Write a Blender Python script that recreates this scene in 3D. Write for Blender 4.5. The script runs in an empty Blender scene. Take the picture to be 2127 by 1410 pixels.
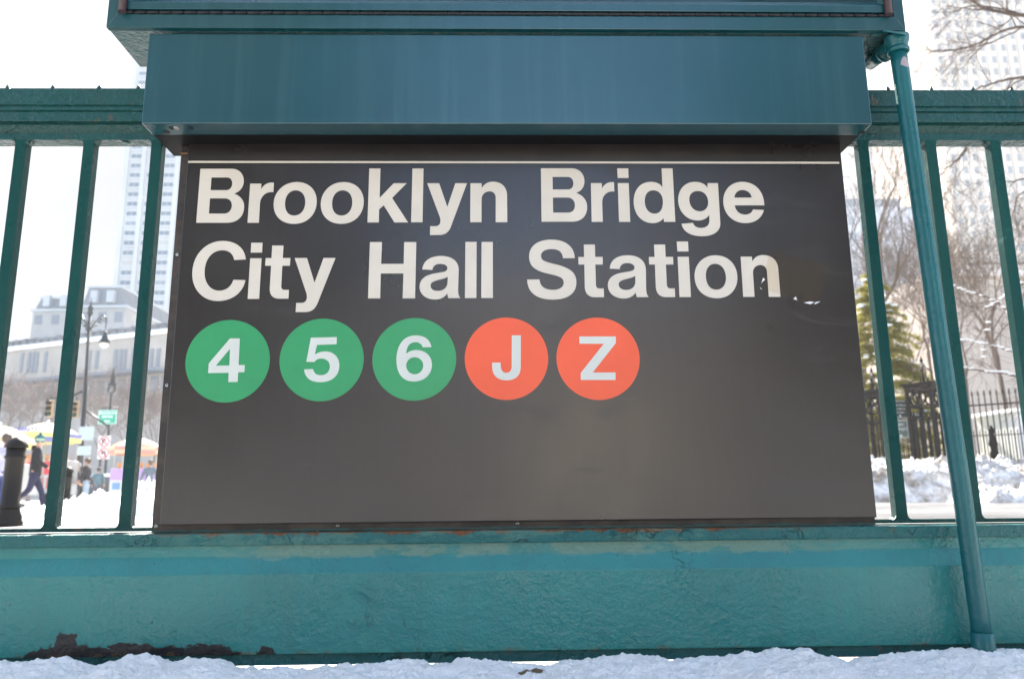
import bpy, bmesh, math, random
from mathutils import Vector, Matrix, noise
random.seed(7)
R = math.radians
SC = bpy.context.scene
COL = SC.collection

# ------------------------------------------------------------------ camera, sky, sun, exposure
CAM_H = 0.360
F_PX, PITCH, YAW, ROLL = 1600.0, R(11.1713), R(1.3262), R(-0.562)
fwd = Vector((math.sin(YAW)*math.cos(PITCH), math.cos(YAW)*math.cos(PITCH), math.sin(PITCH)))
rt = fwd.cross(Vector((0, 0, 1))).normalized()
up = rt.cross(fwd)
right = math.cos(ROLL)*rt + math.sin(ROLL)*up
upv = -math.sin(ROLL)*rt + math.cos(ROLL)*up
cam = bpy.data.cameras.new('camera')
cam.sensor_width = 36.0
cam.lens = 36.0*F_PX/2127.0
cam.clip_start, cam.clip_end = 0.05, 3000
cam.dof.use_dof = True
cam.dof.focus_distance = 1.70
cam.dof.aperture_fstop = 5.0
co = bpy.data.objects.new('camera', cam)
COL.objects.link(co)
M = Matrix((right, upv, -fwd)).transposed().to_4x4()
M.translation = (0, 0, CAM_H)
co.matrix_world = M
SC.camera = co

SUN_EL, SUN_AZ = R(40), R(-11)          # azimuth from +Y (behind the sign) towards +X
world = bpy.data.worlds.new('World'); SC.world = world; world.use_nodes = True
wn = world.node_tree
sky = wn.nodes.new('ShaderNodeTexSky'); sky.sky_type = 'NISHITA'; sky.sun_disc = False
sky.sun_elevation = SUN_EL; sky.sun_rotation = SUN_AZ; sky.dust_density = .8; sky.air_density = 1.0
bgn = wn.nodes['Background']; bgn.inputs['Strength'].default_value = 0.125
# a thin white veil of cloud over the sun's side of the sky, blue on the other side
tcw = wn.nodes.new('ShaderNodeTexCoord'); nzw = wn.nodes.new('ShaderNodeTexNoise'); nzw.inputs['Scale'].default_value = 2.2; nzw.inputs['Detail'].default_value = 6
wn.links.new(tcw.outputs['Generated'], nzw.inputs['Vector'])
rmw = wn.nodes.new('ShaderNodeMapRange'); rmw.inputs[1].default_value = .35; rmw.inputs[2].default_value = .65; rmw.inputs[3].default_value = .42; rmw.inputs[4].default_value = .95
wn.links.new(nzw.outputs['Fac'], rmw.inputs[0])
tnw = wn.nodes.new('ShaderNodeMix'); tnw.data_type = 'RGBA'; tnw.blend_type = 'MULTIPLY'; tnw.inputs[0].default_value = 1
wn.links.new(rmw.outputs[0], tnw.inputs[6]); tnw.inputs[7].default_value = (1., .995, .985, 1)
mxw = wn.nodes.new('ShaderNodeMix'); mxw.data_type = 'RGBA'
sxw = wn.nodes.new('ShaderNodeSeparateXYZ'); wn.links.new(tcw.outputs['Generated'], sxw.inputs[0])
rdw = wn.nodes.new('ShaderNodeMapRange'); rdw.inputs[1].default_value = -.25; rdw.inputs[2].default_value = .35; rdw.inputs[3].default_value = .07; rdw.inputs[4].default_value = .96
wn.links.new(sxw.outputs[1], rdw.inputs[0])
wn.links.new(rdw.outputs[0], mxw.inputs[0]); wn.links.new(sky.outputs[0], mxw.inputs[6]); wn.links.new(tnw.outputs[2], mxw.inputs[7])
wn.links.new(mxw.outputs[2], bgn.inputs['Color'])
sl = bpy.data.lights.new('sun', 'SUN'); sl.energy = 4.4; sl.angle = R(0.5); sl.color = (1, .94, .85)
so = bpy.data.objects.new('sun', sl); COL.objects.link(so)
sd = Vector((math.sin(SUN_AZ)*math.cos(SUN_EL), math.cos(SUN_AZ)*math.cos(SUN_EL), math.sin(SUN_EL)))
so.rotation_euler = sd.to_track_quat('Z', 'Y').to_euler()
so.location = (0, 0, 30)
SC.view_settings.view_transform = 'Standard'; SC.view_settings.look = 'None'
SC.view_settings.gamma = 1.0
SC.view_settings.exposure = 2.6

# ------------------------------------------------------------------ helpers
def ray(px, py):
    return fwd*F_PX + right*(px-1063.5) - upv*(py-705.0)
def at(px, py, y):
    d = ray(px, py); return Vector((d.x/d.y*y, y, CAM_H + d.z/d.y*y))
def zr(px, py, y): return at(px, py, y).z
def xr(px, py, y): return at(px, py, y).x

def tag(o, label=None, cat=None, group=None, kind=None):
    if label: o['label'] = label
    if cat: o['category'] = cat
    if group: o['group'] = group
    if kind: o['kind'] = kind
    return o
def empty(name, loc=(0, 0, 0), label=None, cat=None, group=None, rz=0):
    o = bpy.data.objects.new(name, None); COL.objects.link(o)
    o.location = loc; o.rotation_euler = (0, 0, rz); o.empty_display_size = .1
    return tag(o, label, cat, group)
def link(name, me, mats, parent=None, world_loc=True):
    o = bpy.data.objects.new(name, me); COL.objects.link(o)
    for m in (mats if isinstance(mats, (list, tuple)) else [mats]): me.materials.append(m)
    if parent is not None: o.parent = parent
    return o

class MB:
    def __init__(s, off=(0, 0, 0)):
        s.v, s.f, s.m, s.sm = [], [], [], []; s.off = Vector(off)
    def add(s, verts, faces, mat=0, smooth=False):
        b = len(s.v); s.v += [Vector(p) for p in verts]
        for f in faces: s.f.append([b+i for i in f]); s.m.append(mat); s.sm.append(smooth)
    def box(s, x0, x1, y0, y1, z0, z1, mat=0):
        s.add([(x0,y0,z0),(x1,y0,z0),(x1,y1,z0),(x0,y1,z0),(x0,y0,z1),(x1,y0,z1),(x1,y1,z1),(x0,y1,z1)],
              [(0,3,2,1),(4,5,6,7),(0,1,5,4),(1,2,6,5),(2,3,7,6),(3,0,4,7)], mat)
        return s
    def prism(s, poly, axis, a, b, mat=0):
        """poly: 2D list; axis 'x': poly is (y,z), extruded x a..b ; 'y': poly (x,z); 'z': (x,y)"""
        def P(p, t):
            return {'x': (t, p[0], p[1]), 'y': (p[0], t, p[1]), 'z': (p[0], p[1], t)}[axis]
        n = len(poly)
        s.add([P(p, a) for p in poly]+[P(p, b) for p in poly],
              [list(range(n))[::-1], list(range(n, 2*n))]+[(i, (i+1) % n, n+(i+1) % n, n+i) for i in range(n)], mat)
        return s
    def tube(s, pts, rad, n=10, mat=0, caps=True, smooth=True):
        pts = [Vector(p) for p in pts]
        if not isinstance(rad, (list, tuple)): rad = [rad]*len(pts)
        vs = []; prev = None
        for i, p in enumerate(pts):
            t = (pts[min(i+1, len(pts)-1)]-pts[max(i-1, 0)])
            if t.length < 1e-9: t = Vector((0, 0, 1))
            t.normalize()
            if prev is None: prev = t.orthogonal().normalized()
            u = (prev - t*prev.dot(t))
            u = u.normalized() if u.length > 1e-6 else t.orthogonal().normalized()
            prev = u; w = t.cross(u)
            for k in range(n):
                a = 2*math.pi*k/n; vs.append(p+(u*math.cos(a)+w*math.sin(a))*rad[i])
        fs = []
        for i in range(len(pts)-1):
            for k in range(n):
                fs.append((i*n+k, i*n+(k+1) % n, (i+1)*n+(k+1) % n, (i+1)*n+k))
        s.add(vs, fs, mat, smooth)
        if caps:
            b = len(s.v)-len(vs)
            s.f.append([b+k for k in range(n)][::-1]); s.m.append(mat); s.sm.append(False)
            e = len(s.v)-n
            s.f.append([e+k for k in range(n)]); s.m.append(mat); s.sm.append(False)
        return s
    def lathe(s, prof, c=(0, 0, 0), n=24, mat=0, flute=None, smooth=True):
        c = Vector(c); vs = []
        for j, (r, z) in enumerate(prof):
            for k in range(n):
                a = 2*math.pi*k/n
                rr = r*(1-(flute[1]*(.5+.5*math.cos(flute[0]*a)) if flute and flute[2] <= j <= flute[3] else 0))
                vs.append(c+Vector((rr*math.cos(a), rr*math.sin(a), z)))
        fs = []
        for j in range(len(prof)-1):
            for k in range(n): fs.append((j*n+k, j*n+(k+1) % n, (j+1)*n+(k+1) % n, (j+1)*n+k))
        s.add(vs, fs, mat, smooth)
        b = len(s.v)-len(vs)
        s.f.append([b+k for k in range(n)][::-1]); s.m.append(mat); s.sm.append(False)
        e = len(s.v)-n
        s.f.append([e+k for k in range(n)]); s.m.append(mat); s.sm.append(False)
        return s
    def sphere(s, c, r, n=12, mat=0, sc=(1, 1, 1)):
        c = Vector(c); m = n//2; vs = []; fs = []
        for j in range(m+1):
            th = math.pi*j/m
            for k in range(n):
                a = 2*math.pi*k/n
                vs.append(c+Vector((r*sc[0]*math.sin(th)*math.cos(a), r*sc[1]*math.sin(th)*math.sin(a), r*sc[2]*math.cos(th))))
        for j in range(m):
            for k in range(n): fs.append((j*n+k, (j+1)*n+k, (j+1)*n+(k+1) % n, j*n+(k+1) % n))
        s.add(vs, fs, mat, True); return s
    def mesh(s, name, bevel=0, seg=2):
        me = bpy.data.meshes.new(name)
        me.from_pydata([p-s.off for p in s.v], [], s.f)
        me.polygons.foreach_set('material_index', s.m)
        me.polygons.foreach_set('use_smooth', s.sm)
        bm = bmesh.new(); bm.from_mesh(me)
        bmesh.ops.recalc_face_normals(bm, faces=bm.faces)
        if bevel:
            es = [e for e in bm.edges if len(e.link_faces) == 2 and e.calc_face_angle(0) > R(30)]
            bmesh.ops.bevel(bm, geom=es, offset=bevel, segments=seg, profile=.6, affect='EDGES', clamp_overlap=True)
        bm.to_mesh(me); bm.free(); me.update()
        return me
    def build(s, name, mats, parent=None, bevel=0, seg=2):
        return link(name, s.mesh(name, bevel, seg), mats, parent)

# ------------------------------------------------------------------ materials
def mat(name, base=(.5, .5, .5), rough=.6, metal=0, spec=.5):
    m = bpy.data.materials.new(name); m.use_nodes = True
    b = m.node_tree.nodes['Principled BSDF']
    b.inputs['Base Color'].default_value = (*base, 1); b.inputs['Roughness'].default_value = rough
    b.inputs['Metallic'].default_value = metal; b.inputs['Specular IOR Level'].default_value = spec
    return m
class NT:
    def __init__(s, m):
        s.m = m; s.t = m.node_tree; s.b = s.t.nodes['Principled BSDF']; s.co = s.t.nodes.new('ShaderNodeTexCoord')
        s.geo = s.t.nodes.new('ShaderNodeNewGeometry'); s.pos = s.geo.outputs['Position']
    def n(s, typ, **kw):
        nd = s.t.nodes.new(typ)
        for k, v in kw.items(): setattr(nd, k, v)
        return nd
    def l(s, a, b): s.t.links.new(a, b)
    def noise(s, scale, detail=4, rough=.55, vec=None, dist=0):
        nd = s.n('ShaderNodeTexNoise'); nd.inputs['Scale'].default_value = scale; nd.inputs['Detail'].default_value = detail
        nd.inputs['Roughness'].default_value = rough; nd.inputs['Distortion'].default_value = dist
        s.l(vec or s.pos, nd.inputs['Vector']); return nd.outputs['Fac']
    def scale(s, v, vec=None):
        nd = s.n('ShaderNodeMapping'); nd.inputs['Scale'].default_value = v; s.l(vec or s.pos, nd.inputs['Vector']); return nd.outputs[0]
    def ramp(s, fac, stops):
        nd = s.n('ShaderNodeValToRGB'); e = nd.color_ramp.elements
        while len(e) < len(stops): e.new(.5)
        for i, (p, c) in enumerate(stops):
            e[i].position = p; e[i].color = (c, c, c, 1) if not isinstance(c, tuple) else (*c, 1)
        s.l(fac, nd.inputs[0]); return nd.outputs[0]
    def mix(s, fac, a, b, mode='MIX'):
        nd = s.n('ShaderNodeMix', data_type='RGBA', blend_type=mode)
        for sock, v in ((nd.inputs[0], fac), (nd.inputs[6], a), (nd.inputs[7], b)):
            if isinstance(v, (int, float)): sock.default_value = v
            elif isinstance(v, tuple): sock.default_value = (*v, 1)
            else: s.l(v, sock)
        return nd.outputs[2]
    def math(s, op, a, b=0, c=None):
        nd = s.n('ShaderNodeMath', operation=op)
        for i, v in enumerate((a, b) if c is None else (a, b, c)):
            if isinstance(v, (int, float)): nd.inputs[i].default_value = v
            else: s.l(v, nd.inputs[i])
        return nd.outputs[0]
    def xyz(s):
        nd = s.n('ShaderNodeSeparateXYZ'); s.l(s.pos, nd.inputs[0]); return nd.outputs
    def bump(s, h, strength, dist, prev=None):
        nd = s.n('ShaderNodeBump'); nd.inputs['Strength'].default_value = strength; nd.inputs['Distance'].default_value = dist
        s.l(h, nd.inputs['Height'])
        if prev is not None: s.l(prev, nd.inputs['Normal'])
        s.l(nd.outputs[0], s.b.inputs['Normal']); return nd.outputs[0]
    def color(s, c): s.l(c, s.b.inputs['Base Color'])
    def rough(s, c): s.l(c, s.b.inputs['Roughness'])

TEAL = (.018, .118, .128)
def green_paint(name, base=TEAL, lumps=1.0, chips=.0, rust=.0, patch=None, dirt=.5, spec=.32, cracks=.5):
    m = mat(name, base, .38, spec=spec); t = NT(m)
    var = t.noise(3.1, 5, .6)
    c = t.mix(t.ramp(var, [(.3, 0.), (.7, 1.)]), tuple(x*.86 for x in base), (base[0]*1.5, base[1]*1.12, base[2]*1.08))
    # dirt streaks running down
    st = t.noise(1.0, 5, .6, t.scale((42, 42, 2.2)))
    c = t.mix(t.math('MULTIPLY', t.ramp(st, [(.5, 0.), (.78, 1.)]), .35*dirt), c, (.05, .075, .06))
    blot = t.noise(9, 6, .7)
    c = t.mix(t.math('MULTIPLY', t.ramp(blot, [(.58, 0.), (.72, 1.)]), .35), c, (base[0]*2.2, base[1]*1.3, base[2]*1.12))
    hl = t.noise(34, 3, .5); hf = t.noise(210, 2, .5); cr = t.noise(13, 7, .62, dist=.6)
    hm = t.noise(95, 3, .55, dist=.3)
    h = t.math('ADD', t.math('ADD', t.math('MULTIPLY', hl, 1.5), t.math('MULTIPLY', hm, 1.25)), t.math('MULTIPLY', hf, .45))
    edge = t.ramp(cr, [(.485, 0.), (.495, 1.), (.505, 1.), (.515, 0.)])
    patchy = t.ramp(t.noise(4.2, 3, .5), [(.62-cracks*.16, 0.), (.74-cracks*.16, 1.)])
    crack = t.math('MULTIPLY', edge, patchy)
    h = t.math('ADD', h, t.math('MULTIPLY', crack, -.55))
    c = t.mix(t.math('MULTIPLY', crack, .75), c, tuple(x*.22 for x in base))
    # flaked layer: an older, greyer coat showing in ragged islands
    fl = t.ramp(t.noise(19, 8, .72, t.scale((1, 1, 2.2)), .4), [(.60, 0.), (.612, 1.)])
    fl = t.math('MULTIPLY', fl, t.ramp(t.noise(3.1, 3, .5), [(.55, 0.), (.68, 1.)]))
    c = t.mix(t.math('MULTIPLY', fl, .5), c, (.035, .15, .135)); h = t.math('ADD', h, t.math('MULTIPLY', fl, -.35))
    if chips:
        ch = t.ramp(t.noise(27, 8, .7), [(.705-chips*.02, 0.), (.725-chips*.02, 1.)])
        c = t.mix(ch, c, (.022, .02, .022)); h = t.math('ADD', h, t.math('MULTIPLY', ch, -.5))
    if rust:
        ru = t.ramp(t.noise(15, 7, .7), [(.62-rust*.08, 0.), (.74-rust*.08, 1.)])
        c = t.mix(ru, c, t.mix(t.noise(60, 3), (.09, .03, .008), (.20, .07, .015)))
    if patch: c = patch(t, c)
    t.color(c)
    t.rough(t.ramp(t.noise(6, 4), [(.3, .22), (.7, .38)]))
    t.bump(h, .9*lumps, .0024)
    return m
def base_patch(t, c):
    """bare dark metal where the paint has come off the foot of the panel, rust along the seam"""
    o = t.xyz(); x, z = o[0], o[2]
    n1 = t.noise(30, 9, .74, t.scale((.55, 1, 1))); n2 = t.noise(5, 3, .5)
    x = t.math('ADD', x, t.math('MULTIPLY', t.math('SUBTRACT', t.noise(55, 6, .7), .5), .035))
    zz = t.math('ADD', z, t.math('MULTIPLY', t.math('SUBTRACT', n1, .5), -.062))
    # envelope height along x (metres): a hump, then a long low strip, then a small bit
    def win(a, b, s):
        return t.math('MULTIPLY', t.ramp(t.math('ADD', t.math('MULTIPLY', t.math('SUBTRACT', x, a), 1/s), .5), [(.0, 0.), (1., 1.)]),
                      t.ramp(t.math('ADD', t.math('MULTIPLY', t.math('SUBTRACT', b, x), 1/s), .5), [(.0, 0.), (1., 1.)]))
    env = t.math('ADD', t.math('MULTIPLY', win(PX0, PX1, .05), .026), t.math('MULTIPLY', win(PX2, PX3, .006), .030))
    env = t.math('ADD', env, t.math('MULTIPLY', win(PX4, PX5, .012), .022))
    lim = t.math('ADD', env, PZ0-.006)
    msk = t.ramp(t.math('ADD', t.math('MULTIPLY', t.math('SUBTRACT', lim, zz), 420), .5), [(0., 0.), (1., 1.)])
    msk = t.math('MULTIPLY', msk, t.ramp(t.math('MULTIPLY', env, 100), [(.35, 0.), (.8, 1.)]))
    c = t.mix(msk, c, t.mix(t.ramp(t.noise(90, 5, .7), [(.35, 0.), (.7, 1.)]), (.003, .0025, .004), (.012, .010, .012)))
    # rust at the bottom seam and on the top
    seam = t.ramp(t.math('MULTIPLY', t.math('SUBTRACT', z, PZ0), 100), [(0., 1.), (.9, 0.)])
    rr = t.math('MULTIPLY', seam, t.ramp(t.noise(17, 6, .7), [(.52, 0.), (.62, 1.)]))
    c = t.mix(rr, c, t.mix(t.noise(80, 3), (.06, .028, .01), (.17, .085, .02)))
    # the neck under the ledge: an older sage coat, torn through to teal
    zn = zr(950, 1157, Y_NECK)
    nk = t.ramp(t.math('MULTIPLY', t.math('SUBTRACT', z, t.math('ADD', zn, t.math('MULTIPLY', t.math('SUBTRACT', t.noise(12, 6, .7), .5), .03))), 90), [(.1, 0.), (.4, 1.)])
    inn = t.math('MULTIPLY', t.ramp(t.math('ADD', t.math('MULTIPLY', x, 3), 2.2), [(0., 0.), (1., 1.)]), t.ramp(t.math('SUBTRACT', 2.6, t.math('MULTIPLY', x, 3)), [(0., 0.), (1., 1.)]))
    tw = t.ramp(t.noise(10, 7, .68, t.scale((.7, 1, 1.5)), .5), [(.46, .15), (.50, 1.)])
    c = t.mix(t.math('MULTIPLY', t.math('MULTIPLY', nk, inn), t.math('MULTIPLY', tw, .62)), c, (.13, .21, .15))
    # fine dark scratches in a cluster
    sc = t.ramp(t.noise(55, 6, .75, dist=1.2), [(.655, 0.), (.675, 1.)])
    c = t.mix(t.math('MULTIPLY', sc, t.ramp(n2, [(.50, 0.), (.62, 1.)])), c, (.02, .035, .035))
    sp = t.ramp(t.noise(120, 2, .5), [(.76, 0.), (.78, 1.)])
    c = t.mix(sp, c, (.03, .035, .03))
    return c

# near-structure depths (metres from the lens, along +Y)
Y_SIGN, Y_FL = 1.700, 1.712
Y_FAS, Y_FASB, Y_HOUSB = 1.594, 1.650, 1.766
Y_BOX, Y_BOXB = 1.582, 1.750
Y_BAR, BAR = 1.740, .0255
Y_LEDGE, Y_NECK, Y_BASE, Y_LIP = 1.668, 1.676, 1.655, 1.667
XL, XR = -2.7, 2.75
PZ0 = zr(950, 1353, Y_BASE)
PX0, PX1 = xr(60, 1350, Y_BASE), xr(500, 1350, Y_BASE)
PX2, PX3 = xr(117, 1340, Y_BASE), xr(158, 1340, Y_BASE)
PX4, PX5 = xr(535, 1350, Y_BASE), xr(575, 1350, Y_BASE)

m_base = green_paint('painted_cast_panel', lumps=.68, chips=.2, patch=base_patch, base=(.012, .165, .160), spec=.5, cracks=.15)
m_rail = green_paint('painted_rail', lumps=1.2, chips=.5, rust=.15, base=(.005, .056, .054))
def ledge_patch(t, c):
    '''rust bleeding from the seam under the sign'''
    o = t.xyz(); x, z = o[0], o[2]; zt = zr(950, 1102, Y_LEDGE)
    inx = t.math('MULTIPLY', t.ramp(t.math('ADD', t.math('MULTIPLY', x, 4), 3.2), [(0., 0.), (1., 1.)]), t.ramp(t.math('SUBTRACT', 2.9, t.math('MULTIPLY', x, 4)), [(0., 0.), (1., 1.)]))
    d = t.math('ADD', t.math('MULTIPLY', t.math('SUBTRACT', zt, z), 95), t.math('MULTIPLY', t.math('SUBTRACT', t.noise(22, 8, .75, t.scale((1, 1, .35))), .5), 4.5))
    m1 = t.math('MULTIPLY', t.ramp(d, [(.22, 1.), (.5, 0.)]), inx)
    c = t.mix(m1, c, t.mix(t.noise(60, 4), (.045, .016, .006), (.17, .062, .016)))
    pale = t.math('MULTIPLY', t.ramp(t.noise(13, 7, .7, t.scale((.6, 1, 1.6))), [(.50, 0.), (.56, 1.)]), inx)
    return t.mix(t.math('MULTIPLY', pale, .35), c, (.10, .20, .15))
m_ledge = green_paint('painted_ledge', lumps=1.3, chips=.4, rust=.3, base=(.007, .098, .098), cracks=1., patch=ledge_patch)
m_lip = green_paint('painted_lip', lumps=1.3, chips=.6, rust=.4, base=(.008, .088, .095), cracks=1.)
m_bar = green_paint('painted_bar', lumps=.3, cracks=-.6, chips=.2, base=(.006, .054, .050), dirt=.2, spec=.16)
m_pipe = green_paint('painted_pipe', lumps=.45, cracks=-.8, chips=.2, base=(.005, .092, .102), dirt=.2, spec=.4)

def smooth_teal(name, base):
    m = mat(name, base, .36, spec=.74); t = NT(m)
    v = t.noise(1.6, 4, .55)
    st = t.noise(1.0, 6, .6, t.scale((30, 30, 1.2)))
    c = t.mix(t.ramp(v, [(.3, 0.), (.7, 1.)]), tuple(x*.88 for x in base), tuple(x*1.15 for x in base))
    c = t.mix(t.math('MULTIPLY', t.ramp(st, [(.5, 0.), (.75, 1.)]), .42), c, (.020, .082, .092))
    c = t.mix(t.math('MULTIPLY', t.ramp(t.noise(14, 8, .75), [(.68, 0.), (.76, 1.)]), .3), c, (.022, .06, .058))
    t.color(c); t.rough(t.ramp(t.noise(2.3, 4), [(.3, .20), (.7, .30)]))
    t.b.inputs['Coat Weight'].default_value = .12; t.b.inputs['Coat Roughness'].default_value = .22
    t.bump(t.math('ADD', t.noise(420, 2), t.math('MULTIPLY', t.noise(7, 3), 2.5)), .09, .002)
    return m
m_fascia = smooth_teal('powder_coated_teal', (.0008, .047, .061))
m_box = smooth_teal('cabinet_teal', (.002, .045, .053))
m_black = mat('housing_black', (.004, .004, .0045), .6, spec=.2)
m_gasket = mat('brown_gasket', (.05, .03, .035), .45)
m_hinge = mat('hinge_dark', (.02, .018, .02), .4, .6)
m_steel = mat('screw_steel', (.42, .41, .39), .35, 1)
m_hole = mat('hole_black', (.004, .004, .004), .8)

def sign_mat():
    m = mat('sign_enamel', (.030, .027, .026), .40, spec=.75); t = NT(m)
    st = t.noise(1, 4, .6, t.scale((60, 60, 3)))
    c = t.mix(t.ramp(st, [(.3, 0.), (.7, 1.)]), (.0050, .0037, .0031), (.0088, .0066, .0054))
    c = t.mix(t.math('MULTIPLY', t.ramp(t.noise(3, 6, .65), [(.45, 0.), (.75, 1.)]), .55), c, (.017, .0135, .011))
    sp = t.ramp(t.noise(95, 2, .5), [(.80, 0.), (.82, 1.)])
    c = t.mix(t.math('MULTIPLY', sp, .5), c, (.2, .19, .17))
    scr = t.ramp(t.noise(1, 3, .5, t.scale((5, 1, 240)), .3), [(.735, 0.), (.75, 1.)])
    c = t.mix(t.math('MULTIPLY', t.math('MULTIPLY', scr, t.ramp(t.noise(4.5, 3), [(.54, 0.), (.64, 1.)])), .5), c, (.05, .045, .04))
    # salt splash towards the foot, rubbed smears
    o = t.xyz(); low = t.ramp(t.math('SUBTRACT', .75, o[2]), [(.0, 0.), (.42, 1.)])
    spl = t.ramp(t.noise(140, 3, .6), [(.66, 0.), (.72, 1.)])
    c = t.mix(t.math('MULTIPLY', t.math('MULTIPLY', spl, low), .28), c, (.09, .08, .07))
    sm = t.ramp(t.noise(6, 7, .75, t.scale((.5, 1, 1.3)), .8), [(.56, 0.), (.7, 1.)])
    c = t.mix(t.math('MULTIPLY', sm, .45), c, (.018, .0145, .0125))
    t.color(c); t.rough(t.math('ADD', t.ramp(t.noise(2.2, 5, .6), [(.3, .24), (.7, .38)]), t.math('MULTIPLY', sm, .12)))
    t.bump(t.math('ADD', t.noise(500, 2), t.math('MULTIPLY', t.noise(5, 2), 3)), .05, .0015)
    return m
m_sign = sign_mat()
def vinyl(name, base, rough=.42, v=.05):
    m = mat(name, base, rough); t = NT(m)
    c = t.mix(t.ramp(t.noise(12, 6, .65), [(.3, 0.), (.7, 1.)]), tuple(x*(1-v) for x in base), tuple(min(1, x*(1+v)) for x in base))
    c = t.mix(t.math('MULTIPLY', t.ramp(t.noise(70, 5, .7), [(.67, 0.), (.72, 1.)]), .35), c, tuple(x*.5 for x in base))
    t.color(c); t.bump(t.noise(350, 2), .05, .001); return m
m_cream = vinyl('letter_cream', (.56, .51, .43))
m_white = vinyl('numeral_white', (.54, .56, .51))
m_green = vinyl('bullet_green', (.022, .26, .095), .38, .06)
m_orange = vinyl('bullet_orange', (.72, .086, .030), .38, .05)
def flange_mat():
    m = mat('flange_bronze', (.03, .022, .017), .5); t = NT(m)
    c = t.mix(t.ramp(t.noise(11, 6, .7), [(.42, 0.), (.62, 1.)]), (.014, .010, .008), (.050, .038, .028))
    c = t.mix(t.ramp(t.noise(24, 7, .7), [(.58, 0.), (.66, 1.)]), c, (.07, .022, .007))
    o = t.xyz()
    low = t.ramp(t.math('MULTIPLY', t.math('SUBTRACT', t.math('ADD', o[2], t.math('MULTIPLY', t.noise(40, 5), -.012)), zr(950, 1102, Y_FL)), 60), [(.0, 1.), (.12, 0.)])
    c = t.mix(low, c, (.012, .08, .078))
    t.color(c); t.bump(t.noise(60, 5), .3, .002); return m
m_flange = flange_mat()

def snow_mat(name, dirt=.0, base=(.83, .85, .87)):
    m = mat(name, base, .55, spec=.35); t = NT(m)
    c = t.mix(t.ramp(t.noise(8, 6, .65), [(.3, 0.), (.75, 1.)]), base, tuple(min(.95, x*1.07) for x in base))
    if dirt:
        d = t.ramp(t.noise(1.9, 8, .72), [(.42, 0.), (.62, 1.)])
        c = t.mix(t.math('MULTIPLY', d, dirt), c, (.26, .19, .13))
    t.color(c)
    t.b.inputs['Subsurface Weight'].default_value = .0
    t.bump(t.math('ADD', t.noise(260, 3, .7), t.math('MULTIPLY', t.noise(60, 5, .65), 2.)), .85, .006)
    return m
m_snow = snow_mat('snow_clean', base=(.95, .93, .89)); m_bank = snow_mat('snow_bank_dirty', .95, base=(.86, .84, .81))
def ground_mat():
    m = mat('pavement_with_snow', (.4, .4, .4), .7); t = NT(m)
    c = t.mix(t.ramp(t.noise(.55, 8, .65), [(.46, 0.), (.54, 1.)]), (.80, .81, .82), (.36, .34, .32))
    t.color(c); t.bump(t.noise(20, 5), .3, .01); return m
m_ground = ground_mat()
def road_mat():
    m = mat('wet_road', (.1, .1, .1), .5); t = NT(m)
    c = t.mix(t.ramp(t.noise(.8, 7, .6, t.scale((.35, 2, 1))), [(.42, 0.), (.66, 1.)]), (.10, .10, .105), (.30, .30, .31))
    t.color(c); t.rough(t.ramp(t.noise(.5, 5, .6, t.scale((.5, 2, 1))), [(.35, .22), (.65, .6)])); t.bump(t.noise(60, 4), .2, .01); return m
m_road = road_mat()

# ================================================================== THE RAILING
rail = empty('subway_railing', (0, Y_BAR, 0), 'teal painted iron railing with square bars and a solid panelled base, carrying the station sign', 'railing')
def RB(name, mb, m, bevel=.0015, parent=None):
    mb.off = Vector((0, Y_BAR, 0)) if (parent in (None, rail)) else Vector((0, 0, 0))
    return mb.build(name, m, parent or rail, bevel)
zA = zr(950, 1102, Y_LEDGE); zB = zr(950, 1128, Y_LEDGE)           # ledge top / bottom
zC = zr(950, 1156, Y_NECK); zD = zr(950, 1183, Y_BASE); zE = PZ0; zF = zr(950, 1376, Y_LIP)
print('z levels', zA, zB, zC, zD, zE, zF)
# ledge
RB('ledge', MB().box(XL, XR, Y_LEDGE, Y_BAR+.045, zB, zA), m_ledge, .003)
# base panel: neck, sloping shoulder, flat face, as one long casting
prof = [(Y_NECK, zB+.004), (Y_NECK, zC+.006), (Y_NECK-.003, zC), (Y_BASE+.004, zD+.003), (Y_BASE, zD-.003), (Y_BASE, zE), (Y_BASE+.08, zE), (Y_BASE+.08, zB+.004)]
RB('base_panel', MB().prism(prof, 'x', XL, XR), m_base, .002)
RB('bottom_lip', MB().box(XL, XR, Y_LIP, Y_LIP+.05, zF, zE-.0015), m_lip, .002)
# bottom rail with filleted feet under every bar
zRb, zRt = zA+.0025, zr(190, 1096.5, Y_BAR)
zHt, zHb = zr(150, 277, Y_BAR), zr(150, 290.5, Y_BAR)               # header strip
bars_x = [xr(102, 1085, Y_BAR), xr(258, 1080, Y_BAR), xr(1874, 1065, Y_BAR), xr(2028, 1060, Y_BAR)]
sp = bars_x[1]-bars_x[0]
bx = [bars_x[0]-sp*k for k in range(1, 10)] + bars_x[:2] + bars_x[2:] + [bars_x[3]+sp*k for k in range(1, 9)]
bx = sorted(x for x in bx if XL < x < XR)
hw = BAR/2
def fil(x, z, s, up_):   # quarter-round fillet polygon in (x,z)
    r = .011; pts = [(x, z)]
    for k in range(6):
        a = math.pi/2*k/5
        pts.append((x+s*r*(1-math.sin(a)), z+up_*r*(1-math.cos(a))))
    return pts
mb = MB().box(XL, XR, Y_BAR, Y_BAR+.0375, zRb, zRt)
for x in bx:
    for s in (-1, 1): mb.prism(fil(x+s*hw, zRt-.0004, s, 1), 'y', Y_BAR+.0006, Y_BAR+BAR-.001)
RB('bottom_rail', mb, m_rail, .0012)
mb = MB().box(XL, XR, Y_BAR, Y_BAR+.0375, zHb, zHt)
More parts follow.
